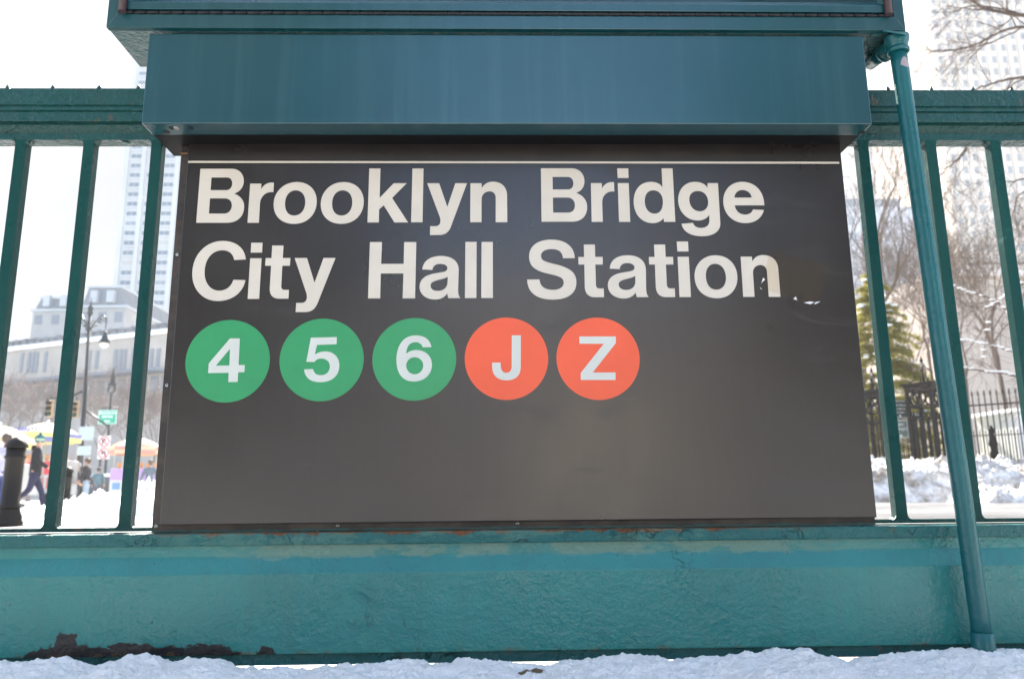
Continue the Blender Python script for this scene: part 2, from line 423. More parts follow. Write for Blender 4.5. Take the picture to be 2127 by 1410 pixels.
for x in bx:
    for s in (-1, 1): mb.prism(fil(x+s*hw, zHb+.0004, s, -1), 'y', Y_BAR+.0006, Y_BAR+BAR-.001)
RB('header_strip', mb, m_rail, .0012)
# moulded top rail: two bands with grooves, a lip, a recess above the header strip
Y_TR = 1.722
z0, z1, z2, z3 = zr(145, 184, Y_TR), zr(145, 219, Y_TR), zr(145, 230, Y_TR), zr(145, 251.5, Y_TR)
g = .0045
prof = [(Y_TR, z0), (Y_TR, z1+g*.4), (Y_TR+g, z1), (Y_TR+g, z1-g*.5), (Y_TR+.001, z1-g), (Y_TR+.001, z2+g*.4), (Y_TR+g*1.2, z2), (Y_TR+g*1.2, z2-g*.5),
        (Y_TR+.0005, z2-g), (Y_TR, z3+.002), (Y_TR+.002, z3), (Y_TR+.017, z3+.001), (Y_TR+.022, z3+.001), (Y_TR+.026, z3-.012), (Y_TR+.030, zHt-.001), (Y_TR+.052, zHt-.001), (Y_TR+.052, z0)]
RB('top_rail', MB().prism(prof, 'x', XL, XR), m_rail, 0)
# bars, each its own part
bar_me = MB().box(-hw, hw, 0, BAR, 0, zHb-zRt+.012).mesh('bar', .0022)
for i, x in enumerate(bx):
    o = link('bar', bar_me, m_bar if not bar_me.materials else [], rail)
    o.location = (x, .0002, zRt-.006)
spike_me = MB().lathe([(.0085, 0), (.0085, .03), (.0075, .036), (.004, .048), (.0008, .055)], n=10).mesh('spike')
zs = zr(145, 175.5, 1.768)-.055
sx = [xr(20, 176, 1.768), xr(110, 176, 1.768), xr(201, 176, 1.768), xr(291, 176, 1.768), xr(1845, 180, 1.768), xr(1930, 181, 1.768), xr(2013, 181, 1.768), xr(2097, 181, 1.768)]
sx = [sx[0]-.0975*k for k in range(1, 12)]+sx+[sx[-1]+.0925*k for k in range(1, 12)]
for x in sx:
    o = link('spike', spike_me, m_rail if not spike_me.materials else [], rail)
    o.location = (x, 1.768-Y_BAR, zs); o.rotation_euler = (0, R(random.uniform(-6, 12)), 0)
# little paint-covered plug under the header strip
o = RB('plug', MB().tube([(xr(262, 297, 1.757), 1.757, zHb-.0022), (xr(262, 297, 1.757), 1.757, zHb+.002)], .0085, 18), m_rail, 0)

# ================================================================== THE STATION SIGN
xs0, xs1 = xr(331, 1086, Y_SIGN), xr(1822, 1077, Y_SIGN)
zs0 = zr(1063, 1082.5, Y_SIGN); zFB = zr(1063, 257.5, Y_FAS)
sgn = empty('station_sign', (0, Y_SIGN, 0), 'dark brown subway station name sign with cream lettering and coloured route discs', 'sign')
def SB(name, mb, m, bevel=0, parent=None):
    mb.off = Vector((0, Y_SIGN, 0)); return mb.build(name, m, parent or sgn, bevel)
SB('sign_panel', MB().box(xs0, xs1, Y_SIGN, Y_FL-.001, zs0, zFB+.02), m_sign, .0022)
xf0 = xr(315.5, 1090, Y_FL); zf0 = zr(950, 1102, Y_FL)
SB('mounting_flange', MB().box(xf0, xs1+.001, Y_FL, Y_BAR-.003, max(zf0, zA+.001), zFB+.015), m_flange, .001)
screw_parts = []
for px, py in ((369, 529), (347.5, 800), (325, 1093), (702, 1091.5), (1075, 1087)):
    p = at(px, py, Y_FL)
    mb = MB(); mb.lathe([(.0046, 0), (.0044, .0012), (.0030, .0026), (.0016, .003)], n=14)
    s = mb.build('screw', m_steel, sgn); s.location = (p.x, Y_FL-Y_SIGN-.0003, p.z); s.rotation_euler = (R(90), 0, 0)
    MB().lathe([(.0015, 0), (.0015, .0008)], n=6).build('socket', m_hole, s).location = (0, 0, .0027)

# ---- lettering, traced as outlines and laid on the panel
FR = {'A': (380, 320, .16925), 'B': (700, 320, .17866), 'C': (1100, 320, .24448), 'D': (380, 480, .16925), 'E': (740, 480, .16925),
      'F': (1080, 480, .31030), 'G': (370, 650, .27739), 'H': (940, 650, .18806)}
def pl(fr, x, y, yy=Y_SIGN):
    a, b, s = FR[fr]; p = at(a+x*s, b+y*s, yy); return Vector((p.x, p.z))
def path(fr, d):
    """SVG-like M/L/C outline in one tracing frame -> list of closed contours in sign-plane metres"""
    out, cur, cmd, num = [], [], None, []
    toks = d.split(); i = 0; pts = []
    def fl(): return float(toks[i])
    while i < len(toks):
        t = toks[i]
        if t in 'MLCZ':
            cmd = t; i += 1
            if t == 'Z': out.append(pts); pts = []
            continue
        if cmd in 'ML':
            pts.append((float(toks[i]), float(toks[i+1]))); i += 2
            if cmd == 'M': cmd = 'L'
        else:
            v = [float(q) for q in toks[i:i+6]]; i += 6; p0 = pts[-1]
            for k in range(1, 11):
                u = k/10
                pts.append(tuple((1-u)**3*p0[j]+3*(1-u)**2*u*v[j]+3*(1-u)*u*u*v[2+j]+u**3*v[4+j] for j in (0, 1)))
    res = []
    for c in out:
        q = [pl(fr, *p) for p in c]
        if (q[0]-q[-1]).length < 1e-5: q.pop()
        res.append(q)
    return res
def moved(cs, fr0, p0, fr1, p1):
    d = pl(fr1, *p1)-pl(fr0, *p0); return [[q+d for q in c] for c in cs]
GL = {}
GL['B'] = path('A', 'M 216 184 L 600 184 C 690 184 747 245 747 330 C 747 410 700 465 628 488 C 705 515 752 570 752 645 C 752 770 665 845 545 845 L 164 845 Z M 352 290 L 545 290 C 585 290 606 322 606 362 C 606 412 575 446 530 446 L 340 446 Z M 333 546 L 515 546 C 570 546 601 580 601 632 C 601 692 560 733 505 733 L 319 733 Z')
GL['r'] = path('A', 'M 827 366 L 963 366 L 960 436 C 985 385 1035 353 1090 353 L 1117 355 L 1111 470 C 1095 468 1085 468 1075 469 C 1000 475 948 535 945 620 L 933 845 L 793 845 Z')
GL['o'] = path('A', 'M 1398 346 C 1545 346 1643 440 1643 580 C 1643 745 1525 859 1365 859 C 1210 859 1113 765 1113 625 C 1113 465 1240 346 1398 346 Z M 1385 447 C 1457 447 1502 505 1502 590 C 1502 690 1445 757 1366 757 C 1295 757 1253 705 1253 615 C 1253 512 1310 447 1385 447 Z')
GL['k'] = path('B', 'M 376 171 L 506 171 L 496 512 L 660 342 L 811 342 L 641 513 L 827 797 L 668 797 L 544 598 L 490 645 L 487 797 L 355 797 Z')
GL['l'] = path('B', 'M 878 171 L 1006 171 L 995 795 L 862 795 Z')
GL['y'] = path('B', 'M 1049 342 L 1188 342 L 1283 617 L 1376 342 L 1511 342 L 1325 845 C 1300 910 1255 942 1190 942 L 1081 942 L 1084 841 L 1145 841 C 1185 838 1203 815 1203 775 C 1201 750 1197 735 1190 718 Z')
GL['n'] = path('B', 'M 1552 342 L 1681 342 L 1683 398 C 1710 350 1755 324 1812 324 C 1915 324 1977 390 1977 480 L 1980 794 L 1845 794 L 1845 510 C 1845 462 1815 436 1775 436 C 1720 436 1681 475 1681 525 L 1680 794 L 1549 794 Z')
GL['i'] = path('C', 'M 749 249 L 842 249 L 855 577 L 760 577 Z M 744 124 L 838 124 L 841 205 L 748 205 Z')
GL['d'] = path('C', 'M 1121 124 L 1214 124 L 1238 577 L 1142 577 L 1139 545 C 1115 575 1085 588 1045 588 C 950 588 884 510 884 405 C 884 305 940 238 1030 238 C 1075 238 1110 255 1129 285 Z M 1050 309 C 1100 309 1133 350 1133 408 C 1133 470 1108 508 1063 508 C 1012 508 978 465 978 400 C 978 345 1005 309 1050 309 Z')
GL['g'] = path('C', 'M 1512 249 L 1600 249 L 1620 595 C 1620 660 1560 699 1465 699 C 1365 699 1305 660 1291 594 L 1388 586 C 1396 613 1420 629 1455 629 C 1503 629 1528 605 1528 565 L 1527 518 C 1505 550 1470 566 1430 566 C 1335 566 1262 490 1262 390 C 1262 300 1320 238 1405 238 C 1455 238 1492 257 1512 289 Z M 1430 315 C 1485 315 1517 360 1517 412 C 1517 460 1488 488 1445 488 C 1395 488 1356 445 1356 385 C 1356 340 1388 315 1430 315 Z')
GL['e'] = path('C', 'M 1994 437 L 1742 437 C 1750 485 1783 516 1832 516 C 1865 516 1890 500 1898 472 L 1990 477 C 1975 545 1915 588 1835 588 C 1725 588 1645 510 1645 400 C 1645 305 1710 238 1805 238 C 1915 238 1990 315 1994 437 Z M 1739 372 L 1887 372 C 1882 335 1850 307 1808 307 C 1770 307 1742 333 1739 372 Z')
GL['C'] = path('D', 'M 772 349 L 630 356 C 618 280 565 236 485 236 C 355 236 266 350 266 510 C 266 640 340 732 445 732 C 525 732 595 685 620 599 L 767 603 C 740 755 605 859 430 859 C 245 859 115 720 115 530 C 115 300 275 122 490 122 C 650 122 760 205 772 349 Z')
GL['iD'] = path('D', 'M 827 335 L 966 335 L 936 832 L 795 832 Z M 840 145 L 978 145 L 972 265 L 832 265 Z')
GL['t'] = path('D', 'M 1096 179 L 1235 179 L 1226 332 L 1320 332 L 1313 426 L 1220 426 L 1207 675 C 1206 710 1220 723 1255 723 L 1301 722 L 1296 830 L 1180 830 C 1105 830 1063 785 1066 705 L 1083 426 L 1010 426 L 1016 333 L 1088 333 Z')
GL['H'] = path('E', 'M 168 137 L 316 137 L 306 404 L 582 404 L 588 137 L 737 137 L 722 826 L 570 826 L 579 521 L 301 521 L 294 826 L 145 826 Z')
GL['a'] = path('E', 'M 811 472 C 820 370 905 307 1040 307 C 1180 307 1258 375 1258 480 L 1250 720 C 1250 770 1258 800 1277 822 L 1132 823 C 1124 805 1120 785 1119 763 C 1085 813 1035 840 970 840 C 855 840 777 775 777 685 C 777 590 850 540 960 522 L 1060 505 C 1100 498 1119 480 1119 455 C 1119 425 1085 403 1030 403 C 975 403 938 432 935 478 Z M 1124 560 C 1095 578 1060 588 1010 600 C 940 617 912 635 912 668 C 912 708 945 735 1000 735 C 1070 735 1119 695 1121 630 Z')
GL['ll'] = path('E', 'M 1340 135 L 1477 135 L 1474 822 L 1334 822 Z M 1538 135 L 1676 135 L 1677 821 L 1534 821 Z')
GL['S'] = path('F', 'M 367 182 L 288 182 C 284 140 260 121 213 121 C 168 121 141 138 141 166 C 141 195 160 205 225 220 C 330 243 378 275 378 345 C 378 420 315 459 220 459 C 110 459 50 410 48 325 L 131 324 C 133 370 165 394 220 394 C 265 394 293 375 293 345 C 293 315 270 303 195 287 C 100 267 61 235 61 170 C 61 100 120 58 210 58 C 305 58 365 105 367 182 Z')
line1 = [GL['B'], GL['r'], GL['o'], moved(GL['o'], 'A', (1378, 602), 'A', (1955.5, 602)), GL['k'], GL['l'], GL['y'], GL['n'],
         moved(GL['B'], 'A', (190, 515), 'C', (99, 350)), moved(GL['r'], 'A', (827, 366), 'C', (521, 249)), GL['i'], GL['d'], GL['g'], GL['e']]
line2 = [GL['C'], GL['iD'], GL['t'], moved(GL['y'], 'B', (1049, 342), 'D', (1372, 332)), GL['H'], GL['a'], GL['ll'][:1], GL['ll'][1:], GL['S'],
         moved(GL['t'], 'D', (1096, 179), 'F', (427, 91)), moved(GL['a'], 'E', (811, 472), 'F', (601, 252)), moved(GL['t'], 'D', (1096, 179), 'F', (897, 91)),
         moved(GL['i'], 'C', (749, 249), 'F', (1055, 173)), moved(GL['o'], 'A', (1378, 602), 'F', (1311.5, 306)), moved(GL['n'], 'B', (1552, 342), 'F', (1477, 172))]

def outline_mesh(name, contours, th):
    """flat filled outline with thickness, facing -Y, in (x, z) metres"""
    cu = bpy.data.curves.new(name+'_outline', 'CURVE'); cu.dimensions = '2D'; cu.fill_mode = 'BOTH'; cu.extrude = th/2
    for c in contours:
        s = cu.splines.new('POLY'); s.points.add(len(c)-1)
        for p, q in zip(s.points, c): p.co = (q[0], q[1], 0, 1)
        s.use_cyclic_u = True
    o = bpy.data.objects.new('tmp', cu); COL.objects.link(o)
    dg = bpy.context.evaluated_depsgraph_get(); dg.update()
    me = bpy.data.meshes.new_from_object(o.evaluated_get(dg)); me.name = name
    bpy.data.objects.remove(o); bpy.data.curves.remove(cu)
    me.transform(Matrix.Rotation(R(90), 4, 'X'))
    return me
def text_mesh(name, body, size, th=.002, bold=0):
    cu = bpy.data.curves.new(name, 'FONT'); cu.body = body; cu.size = size; cu.align_x = 'CENTER'; cu.align_y = 'CENTER'; cu.extrude = th/2; cu.offset = bold
    o = bpy.data.objects.new('tmp', cu); COL.objects.link(o)
    dg = bpy.context.evaluated_depsgraph_get(); dg.update()
    me = bpy.data.meshes.new_from_object(o.evaluated_get(dg)); me.name = name
    bpy.data.objects.remove(o); bpy.data.curves.remove(cu)
    me.transform(Matrix.Rotation(R(90), 4, 'X'))
    return me
def on_sign(name, contours, m, front, th=.0006, parent=None):
    o = link(name, outline_mesh(name, contours, th), m, parent or sgn)
    o.location = (0, -front+th/2, 0); return o
for g_ in line1+line2: on_sign('letter', g_, m_cream, .0007)
ra, rb = at(391, 336.8, Y_SIGN), at(1743, 338.6, Y_SIGN)
on_sign('title_rule', [[(xr(391, 336.8, Y_SIGN)-.0, ra.z-.0024), (rb.x, rb.z-.0024), (rb.x, rb.z+.0024), (ra.x, ra.z+.0024)]], m_cream, .0007)
rbk = at(382, 319, Y_FL)
SB('rule_end', MB().box(xr(376, 318, Y_FL), xr(390, 318, Y_FL), Y_FL-.0008, Y_FL-.0001, rbk.z-.0012, rbk.z+.0012), mat('brass_strip', (.45, .22, .06), .4, .6))
NUM = [path('G', 'M 390 191 L 463 191 L 454 390 L 500 390 L 497 444 L 451 444 L 447 516 L 377 517 L 380 448 L 226 450 L 231 378 Z M 390 268 L 385 393 L 283 395 Z'),
       path('G', 'M 995 186 L 1189 181 L 1187 234 L 1041 239 L 1023 312 C 1050 296 1075 288 1108 288 C 1170 290 1208 335 1208 395 C 1208 470 1150 518 1065 518 C 990 518 950 485 944 423 L 1010 419 C 1017 450 1037 466 1068 466 C 1110 466 1137 440 1137 400 C 1137 365 1110 341 1072 341 C 1050 341 1033 350 1021 367 L 961 366 Z'),
       path('G', 'M 1897 256 L 1832 257 C 1824 232 1806 219 1778 219 C 1735 219 1711 250 1708 305 C 1730 287 1755 278 1785 278 C 1855 278 1901 325 1901 388 C 1901 460 1845 513 1765 513 C 1680 513 1635 455 1635 350 C 1635 240 1690 168 1780 168 C 1845 168 1888 200 1897 256 Z M 1772 331 C 1807 331 1836 359 1836 394 C 1836 430 1807 459 1772 459 C 1737 459 1708 430 1708 394 C 1708 359 1737 331 1772 331 Z'),
       path('H', 'M 654 248 L 755 248 L 753 600 C 753 690 695 744 597 744 C 495 744 438 690 438 595 L 438 548 L 532 548 L 533 590 C 536 635 558 661 593 661 C 632 661 653 635 653 590 Z'),
       path('H', 'M 1400 260 L 1803 260 L 1803 333 L 1548 657 L 1799 657 L 1800 740 L 1416 740 L 1415 662 L 1670 341 L 1402 341 Z')]
CIR = [('G', 57, 687, 50, 667), ('G', 761, 1390, 40, 658), ('G', 1455, 2083, 36, 653), ('H', 137, 1055, 45, 957), ('H', 1150, 2065, 45, 957)]
for k, (fr, l, r, t, b) in enumerate(CIR):
    c = pl(fr, (l+r)/2, (t+b)/2); rad = ((pl(fr, r, (t+b)/2)-pl(fr, l, (t+b)/2)).length+(pl(fr, (l+r)/2, t)-pl(fr, (l+r)/2, b)).length)/4
    cir = [(c.x+rad*math.cos(2*math.pi*j/96), c.y+rad*math.sin(2*math.pi*j/96)) for j in range(96)]
    d = on_sign('route_disc', [cir], m_green if k < 3 else m_orange, .0007)
    d['label'] = ('green' if k < 3 else 'orange')+' round route disc reading '+'456JZ'[k]
    nm = link('numeral', outline_mesh('numeral', NUM[k], .0006), m_white, d); nm.location = (0, -.0006, 0)
# remains of clear tape over the last letter
def tape_mat():
    m = mat('brown_tape', (.22, .165, .105), .4, spec=.3); t = NT(m)
    tr = t.n('ShaderNodeBsdfTransparent'); mx = t.n('ShaderNodeMixShader')
    tr.inputs[0].default_value = (.985, .955, .905, 1)
    f = t.ramp(t.noise(30, 6, .7, t.scale((1, 1, .3))), [(.3, .02), (.7, .10)])
    t.l(f, mx.inputs[0]); t.l(tr.outputs[0], mx.inputs[1]); t.l(t.b.outputs[0], mx.inputs[2])
    t.l(mx.outputs[0], t.t.nodes['Material Output'].inputs[0]); return m
TP = lambda x, y: at(1560+x*.12055, 480+y*.12055, Y_SIGN)
tp = [(300, 420), (440, 345), (530, 360), (610, 400), (680, 470), (730, 440), (960, 500), (1270, 590), (1320, 640), (1240, 960), (1190, 1200), (1050, 1250), (900, 1225), (760, 1170), (660, 1120), (510, 1105), (400, 1060), (310, 1035), (180, 1010), (160, 965), (190, 830), (230, 700), (270, 560)]
on_sign('tape_scrap', [[(TP(*q).x, TP(*q).z) for q in tp]], tape_mat(), .0011, 0)
flk = mat('silver_flake', (.75, .76, .80), .3, .3)
for q in ([(205, 805), (238, 840), (190, 880), (170, 915)], [(150, 965), (188, 1005), (165, 1000)], [(722, 1170), (770, 1130), (790, 1195)], [(905, 1235), (1010, 1215), (1090, 1225), (1020, 1262)], [(1080, 1265), (1110, 1225), (1190, 1215), (1130, 1250)]):
    on_sign('tape_scrap', [[(TP(*a).x, TP(*a).z) for a in q]], flk, .0014, .0002)

# ================================================================== LIGHT HOUSING ABOVE THE SIGN
hx0, hx1 = xr(293.5, 257, Y_FAS), xr(1811.5, 257, Y_FAS)
zFT = zr(1063, 73, Y_FAS)
hs = empty('sign_light_housing', (0, Y_FAS, zFB), 'long smooth teal metal light housing fixed just above the station sign', 'light housing')
def HB(name, mb, m, bevel=0): mb.off = Vector((0, Y_FAS, zFB)); return mb.build(name, m, hs, bevel)
HB('fascia_panel', MB().box(hx0, hx1, Y_FAS, Y_FASB, zFB, zFT), m_fascia, .0022)
HB('rear_housing', MB().box(hx0+.002, hx1-.002, Y_FASB+.0005, Y_HOUSB, zFB+.0015, zFT-.004), m_black)
for px, py, r in ((357, 266, .0065), (396, 266.5, .006), (345, 279, .0075), (1789, 272, .0075)):
    yy = Y_FAS+.022 if py < 270 else Y_FAS+.042
    x = xr(px, py, yy)
    HB('bolt_hole', MB().tube([(x, yy, zFB-.0006), (x, yy, zFB+.002)], r, 16), m_hole)
x = xr(366, 264.5, Y_FAS+.02); HB('washer', MB().tube([(x, Y_FAS+.021, zFB-.001), (x, Y_FAS+.021, zFB+.002)], .0065, 16), m_steel)

# ================================================================== DISPLAY CABINET ON TOP
bx0, bx1 = xr(220.5, 55, Y_BOX), xr(1882, 65, Y_BOX); zBX = zr(1063, 60.5, Y_BOX); BXH = .92
cb = empty('display_cabinet', (0, Y_BOX, zBX), 'large teal metal display cabinet with a hinged framed door, mounted above the railing', 'display cabinet')
def CB(name, mb, m, bevel=0, parent=None):
    mb.off = Vector((0, Y_BOX, zBX)); return mb.build(name, m, parent or cb, bevel)
print('box z', zBX, 'fascia top', zFT)
ix0, ix1 = xr(246, 28, Y_BOX), xr(1856, 30, Y_BOX); zi = zr(1063, 32, Y_BOX)
# face frame round the door opening (four mitred stiles), body behind
fy0, fy1 = Y_BOX, Y_BOX+.014
CB('body', MB().box(bx0+.001, bx1-.001, fy1+.0003, Y_BOXB, zBX+.001, zBX+BXH-.001), green_paint('cabinet_back', (.018, .085, .09), lumps=2., chips=.3), .002)
mb = MB()
zt = zBX+BXH
mb.prism([(bx0, zBX), (bx1, zBX), (ix1, zi), (ix0, zi)], 'y', fy0, fy1)
mb.prism([(bx0, zt), (ix0, zt-.04), (ix1, zt-.04), (bx1, zt)], 'y', fy0, fy1)
e_ = .0004
mb.prism([(bx0, zBX+e_), (ix0-e_, zi+e_), (ix0-e_, zt-.04-e_), (bx0, zt-e_)], 'y', fy0, fy1)
mb.prism([(bx1, zBX+e_), (bx1, zt-e_), (ix1+e_, zt-.04-e_), (ix1+e_, zi+e_)], 'y', fy0, fy1)
CB('face_frame', mb, m_box, .0012)
zd = zr(1063, 25, Y_BOX)
dx0, dx1 = ix0+.004, ix1-.004
door = CB('door', MB().box(dx0+.02, dx1-.02, fy0+.004, fy1-.001, zd+.0275, zt-.07), mat('door_glass', (.01, .035, .045), .06))
mb = MB(); ins = .030
mb.prism([(fy0-.004, zd), (fy0-.004, zd+.018), (fy0+.003, zd+ins), (fy1-.002, zd+ins), (fy1-.002, zd)], 'x', dx0, dx1)
mb.prism([(fy0-.004, zt-.045), (fy0-.004, zt-.062), (fy0+.003, zt-.07), (fy1-.002, zt-.07), (fy1-.002, zt-.045)], 'x', dx0, dx1)
for a, s in ((dx0, 1), (dx1, -1)):
    mb.prism([(a, fy0-.0035), (a+s*.018, fy0-.0035), (a+s*ins, fy0+.003), (a+s*ins, fy1-.003), (a, fy1-.003)], 'z', zd+.001, zt-.046)
f_ = CB('door_frame', mb, m_box, .0012)
hz = zr(1063, 29, Y_BOX-.003)
mb = MB(); mb.tube([(dx0+.002, Y_BOX-.0015, hz), (dx1-.002, Y_BOX-.0015, hz)], .0026, 10)
nk = 62
for k in range(nk):
    a = dx0+.004+(dx1-dx0-.008)*k/nk; mb.tube([(a, Y_BOX-.0018, hz), (a+(dx1-dx0)/nk-.0035, Y_BOX-.0018, hz)], .0034, 10)
CB('piano_hinge', mb, m_hinge)
for px, py in ((253, 24.5), (1847, 30.5)):
    p = at(px, py, Y_BOX-.012)
    CB('gasket', MB().tube([(p.x, Y_BOX-.011, p.z), (p.x, Y_BOX-.011, zt-.05)], .0085, 14), m_gasket)
CB('mounting_spacer', MB().box(xr(341, 66, 1.585), xr(1765, 66, 1.585), Y_FAS+.014, Y_FASB-.004, zFT+.0006, zBX-.0005), m_box)

# ================================================================== CONDUIT
Y_P = 1.603; PR = .0182
ptop, pbot = at(1866, 110, Y_P), at(2041, 1325, Y_P)
print('pipe x', ptop.x, pbot.x, xr(1866, 110, Y_P)-xr(2041, 1325, Y_P))
cd = empty('conduit_pipe', (pbot.x, Y_P, 0), 'teal painted steel conduit standing from the snow up to the corner of the cabinet', 'pipe')
def PB(name, mb, m, bevel=0, parent=None):
    mb.off = Vector((pbot.x, Y_P, 0)); return mb.build(name, m, parent or cd, bevel)
pts = [pbot.lerp(ptop, k/30) for k in range(31)]
pts = [p+Vector((noise.noise(p*3)*.0012, 0, 0)) for p in pts]
def pipe_patch(t, c):
    o = t.xyz(); p = at(1880, 128, Y_P-PR)
    d = t.math('ADD', t.math('POWER', t.math('SUBTRACT', o[0], p.x+.001), 2), t.math('MULTIPLY', t.math('POWER', t.math('SUBTRACT', o[2], p.z), 2), .55))
    d = t.math('ADD', t.math('SQRT', d), t.math('MULTIPLY', t.math('SUBTRACT', t.noise(70, 5), .5), .012))
    return t.mix(t.ramp(t.math('MULTIPLY', d, 50), [(.42, 1.), (.5, 0.)]), c, (.30, .25, .26))
m_pipe2 = green_paint('painted_pipe_bare_spot', lumps=.45, cracks=-.8, chips=.2, base=(.005, .092, .102), dirt=.2, spec=.4, patch=pipe_patch)
PB('pipe', MB().tube(pts, PR, 28), m_pipe2)
fz0, fz1 = zr(1868, 108, Y_P), zr(1868, 70, Y_P)
PB('coupling', MB().lathe([(PR, -.004), (PR+.0055, -.003), (PR+.006, .004), (PR+.004, .006), (PR+.003, .009)], (ptop.x, Y_P, fz0), 28), m_pipe)
# elbow fitting: body, oval cover, gasket, and the stub that runs back to the cabinet
mb = MB(); cx = ptop.x
mb.lathe([(PR+.002, -.003), (PR+.004, .012), (PR+.008, .022), (PR+.009, .032)], (cx, Y_P, fz0+.004), 24)
bk = Vector((xr(1806, 133, 1.70), 1.70, zr(1806, 133, 1.70)))
bs = Vector((cx-.004, Y_P+.012, fz0+.020))
mb.tube([bs, bs.lerp(bk, .33)], [PR+.003, PR+.002], 22)
PB('elbow_fitting', mb, m_pipe, .001)
mb = MB(); cc = at(1857, 69, Y_P-.024); n_ = Vector((.10, -.62, .78)).normalized(); u_ = Vector((1, 0, -.16)).normalized(); w_ = n_.cross(u_).normalized()
mb.add([cc+u_*.0265*math.cos(a)+w_*.019*math.sin(a)+n_*(.004 if j else 0) for j in (0, 1) for a in [2*math.pi*k/28 for k in range(28)]],
       [list(range(28))[::-1], list(range(28, 56))]+[(k, (k+1) % 28, 28+(k+1) % 28, 28+k) for k in range(28)])
PB('fitting_cover', mb, m_pipe, .0012)
mb = MB(); mb.tube([bs.lerp(bk, .30), bk], PR-.002, 22); mb.tube([bs.lerp(bk, .33), bs.lerp(bk, .40)], PR+.0035, 22)
PB('stub_pipe', mb, m_pipe)
# foot: coupling, elbow, run off sideways with clamp
PB('foot_coupling', MB().lathe([(PR+.001, .012), (PR+.0032, .010), (PR+.0036, -.030), (PR+.002, -.042)], (pbot.x, Y_P, pbot.z+.0), 28), m_pipe)
fb = Vector((pbot.x, Y_P, pbot.z-.03))
PB('foot_elbow', MB().tube([fb, fb+Vector((.002, 0, -.012)), fb+Vector((.012, 0, -.026)), fb+Vector((.03, 0, -.031)), fb+Vector((.052, 0, -.032))], PR+.001, 22), m_pipe)
PB('floor_run', MB().tube([fb+Vector((.05, 0, -.032)), fb+Vector((.12, 0, -.038)), fb+Vector((1.0, .0, -.046))], PR*.72, 20), mat('conduit_purple_black', (.03, .025, .06), .4))
cl = [fb+Vector((.068, (PR*.95)*math.cos(a), -.034+(PR*.95)*math.sin(a))) for a in [2*math.pi*k/16 for k in range(17)]]
PB('clamp', MB().tube(cl, .0045, 8).tube([fb+Vector((.068, 0, -.034+PR*.9)), fb+Vector((.078, -.01, -.034+PR*1.5)), fb+Vector((.09, -.016, -.034+PR*1.35))], .005, 8), m_pipe)

# ================================================================== GROUND AND SNOW
WX, W0, W1, WD = 3.1, 1.98, 4.7, 3.2              # the stair opening behind the railing
ground = MB(); ground.add([(-340, -95, 0), (340, -95, 0), (340, W0, 0), (-340, W0, 0), (340, W1, 0), (-340, W1, 0), (340, 340, 0), (-340, 340, 0), (-WX, W0, 0), (WX, W0, 0), (WX, W1, 0), (-WX, W1, 0)],
           [(0, 1, 2, 9, 8, 3), (3, 8, 11, 5), (9, 2, 4, 10), (5, 11, 10, 4, 6, 7)])
well = MB()
well.add([(-WX, W0, 0), (WX, W0, 0), (WX, W1, 0), (-WX, W1, 0), (-WX, W0, -WD), (WX, W0, -WD), (WX, W1, -WD), (-WX, W1, -WD)], [(0, 1, 5, 4), (1, 2, 6, 5), (2, 3, 7, 6), (3, 0, 4, 7), (4, 5, 6, 7)])
for k in range(16): well.box(-WX+.35*k, -WX+.35*k+.36, W0+.02, W1-.02, -WD+.01, -.19*(k+1))
tag(well.build('stairwell', mat('stair_concrete', (.09, .09, .085), .85)), kind='structure')
tag(ground.build('ground', m_ground), kind='structure')
rd = MB(); rd.add([(4.2, 9.2, .004), (60, 9.2, .004), (60, 20.5, .004), (3.2, 20.5, .004)], [(0, 1, 2, 3)])
tag(rd.build('road', m_road), kind='structure')

def heightfield(name, x0, x1, y0, y1, nx, ny, fn, m, skirt=True):
    vs, fs = [], []
    for j in range(ny+1):
        for i in range(nx+1):
            x, y = x0+(x1-x0)*i/nx, y0+(y1-y0)*j/ny
            r = fn(x, y); vs.append((x, y, r) if not isinstance(r, tuple) else r)
    for j in range(ny):
        for i in range(nx):
            a = j*(nx+1)+i; fs.append((a, a+1, a+nx+2, a+nx+1))
    mb = MB(); mb.add(vs, fs, 0, True); return mb.build(name, m)
def fbm(x, y, z=0, o=5, g=.5):
    return sum(noise.noise(Vector((x*2**k, y*2**k, z+k*7)))*g**k for k in range(o))
# snow lying against the foot of the panel: crest traced along the seam (px, row)
CREST = [(0, 1376), (120, 1371), (190, 1388), (290, 1362), (350, 1374), (455, 1372), (505, 1390), (560, 1388), (620, 1398), (700, 1388), (780, 1382), (855, 1376), (900, 1384), (985, 1371), (1030, 1376), (1110, 1388),
         (1180, 1374), (1260, 1366), (1300, 1362), (1420, 1372), (1500, 1368), (1560, 1358), (1640, 1352), (1670, 1350), (1715, 1362), (1760, 1371), (1830, 1366), (1900, 1358), (1960, 1352), (2030, 1350), (2090, 1352), (2127, 1350)]
Y_CR = 1.598
CX = [(xr(a, b, Y_CR), zr(a, b-({560: 1, 620: 6, 700: 6, 1715: -2, 1760: -2}.get(a, 4)), Y_CR)) for a, b in CREST]
def crest(x):
    if x <= CX[0][0]: return CX[0][1]+fbm(x*4, 0)*.006
    if x >= CX[-1][0]: return CX[-1][1]+fbm(x*4, 0)*.006
    for (a, za), (b, zb) in zip(CX, CX[1:]):
        if x <= b:
            t = (x-a)/(b-a); t = t*t*(3-2*t); return za+(zb-za)*t
def fsnow(x, y):
    c = crest(x)
    d = Y_CR-y
    if d >= 0:
        z = c-.012*min(1, d/.10)-.012*min(1, d/.5)
    else:
        z = c-(-d/.055)**2*.045
    n = fbm(x*7, y*7, 3, 4)*.010*min(1, .35+abs(d)*9) + fbm(x*34, y*34, 9, 5, .66)*.0066
    return max(z+n, -.02)
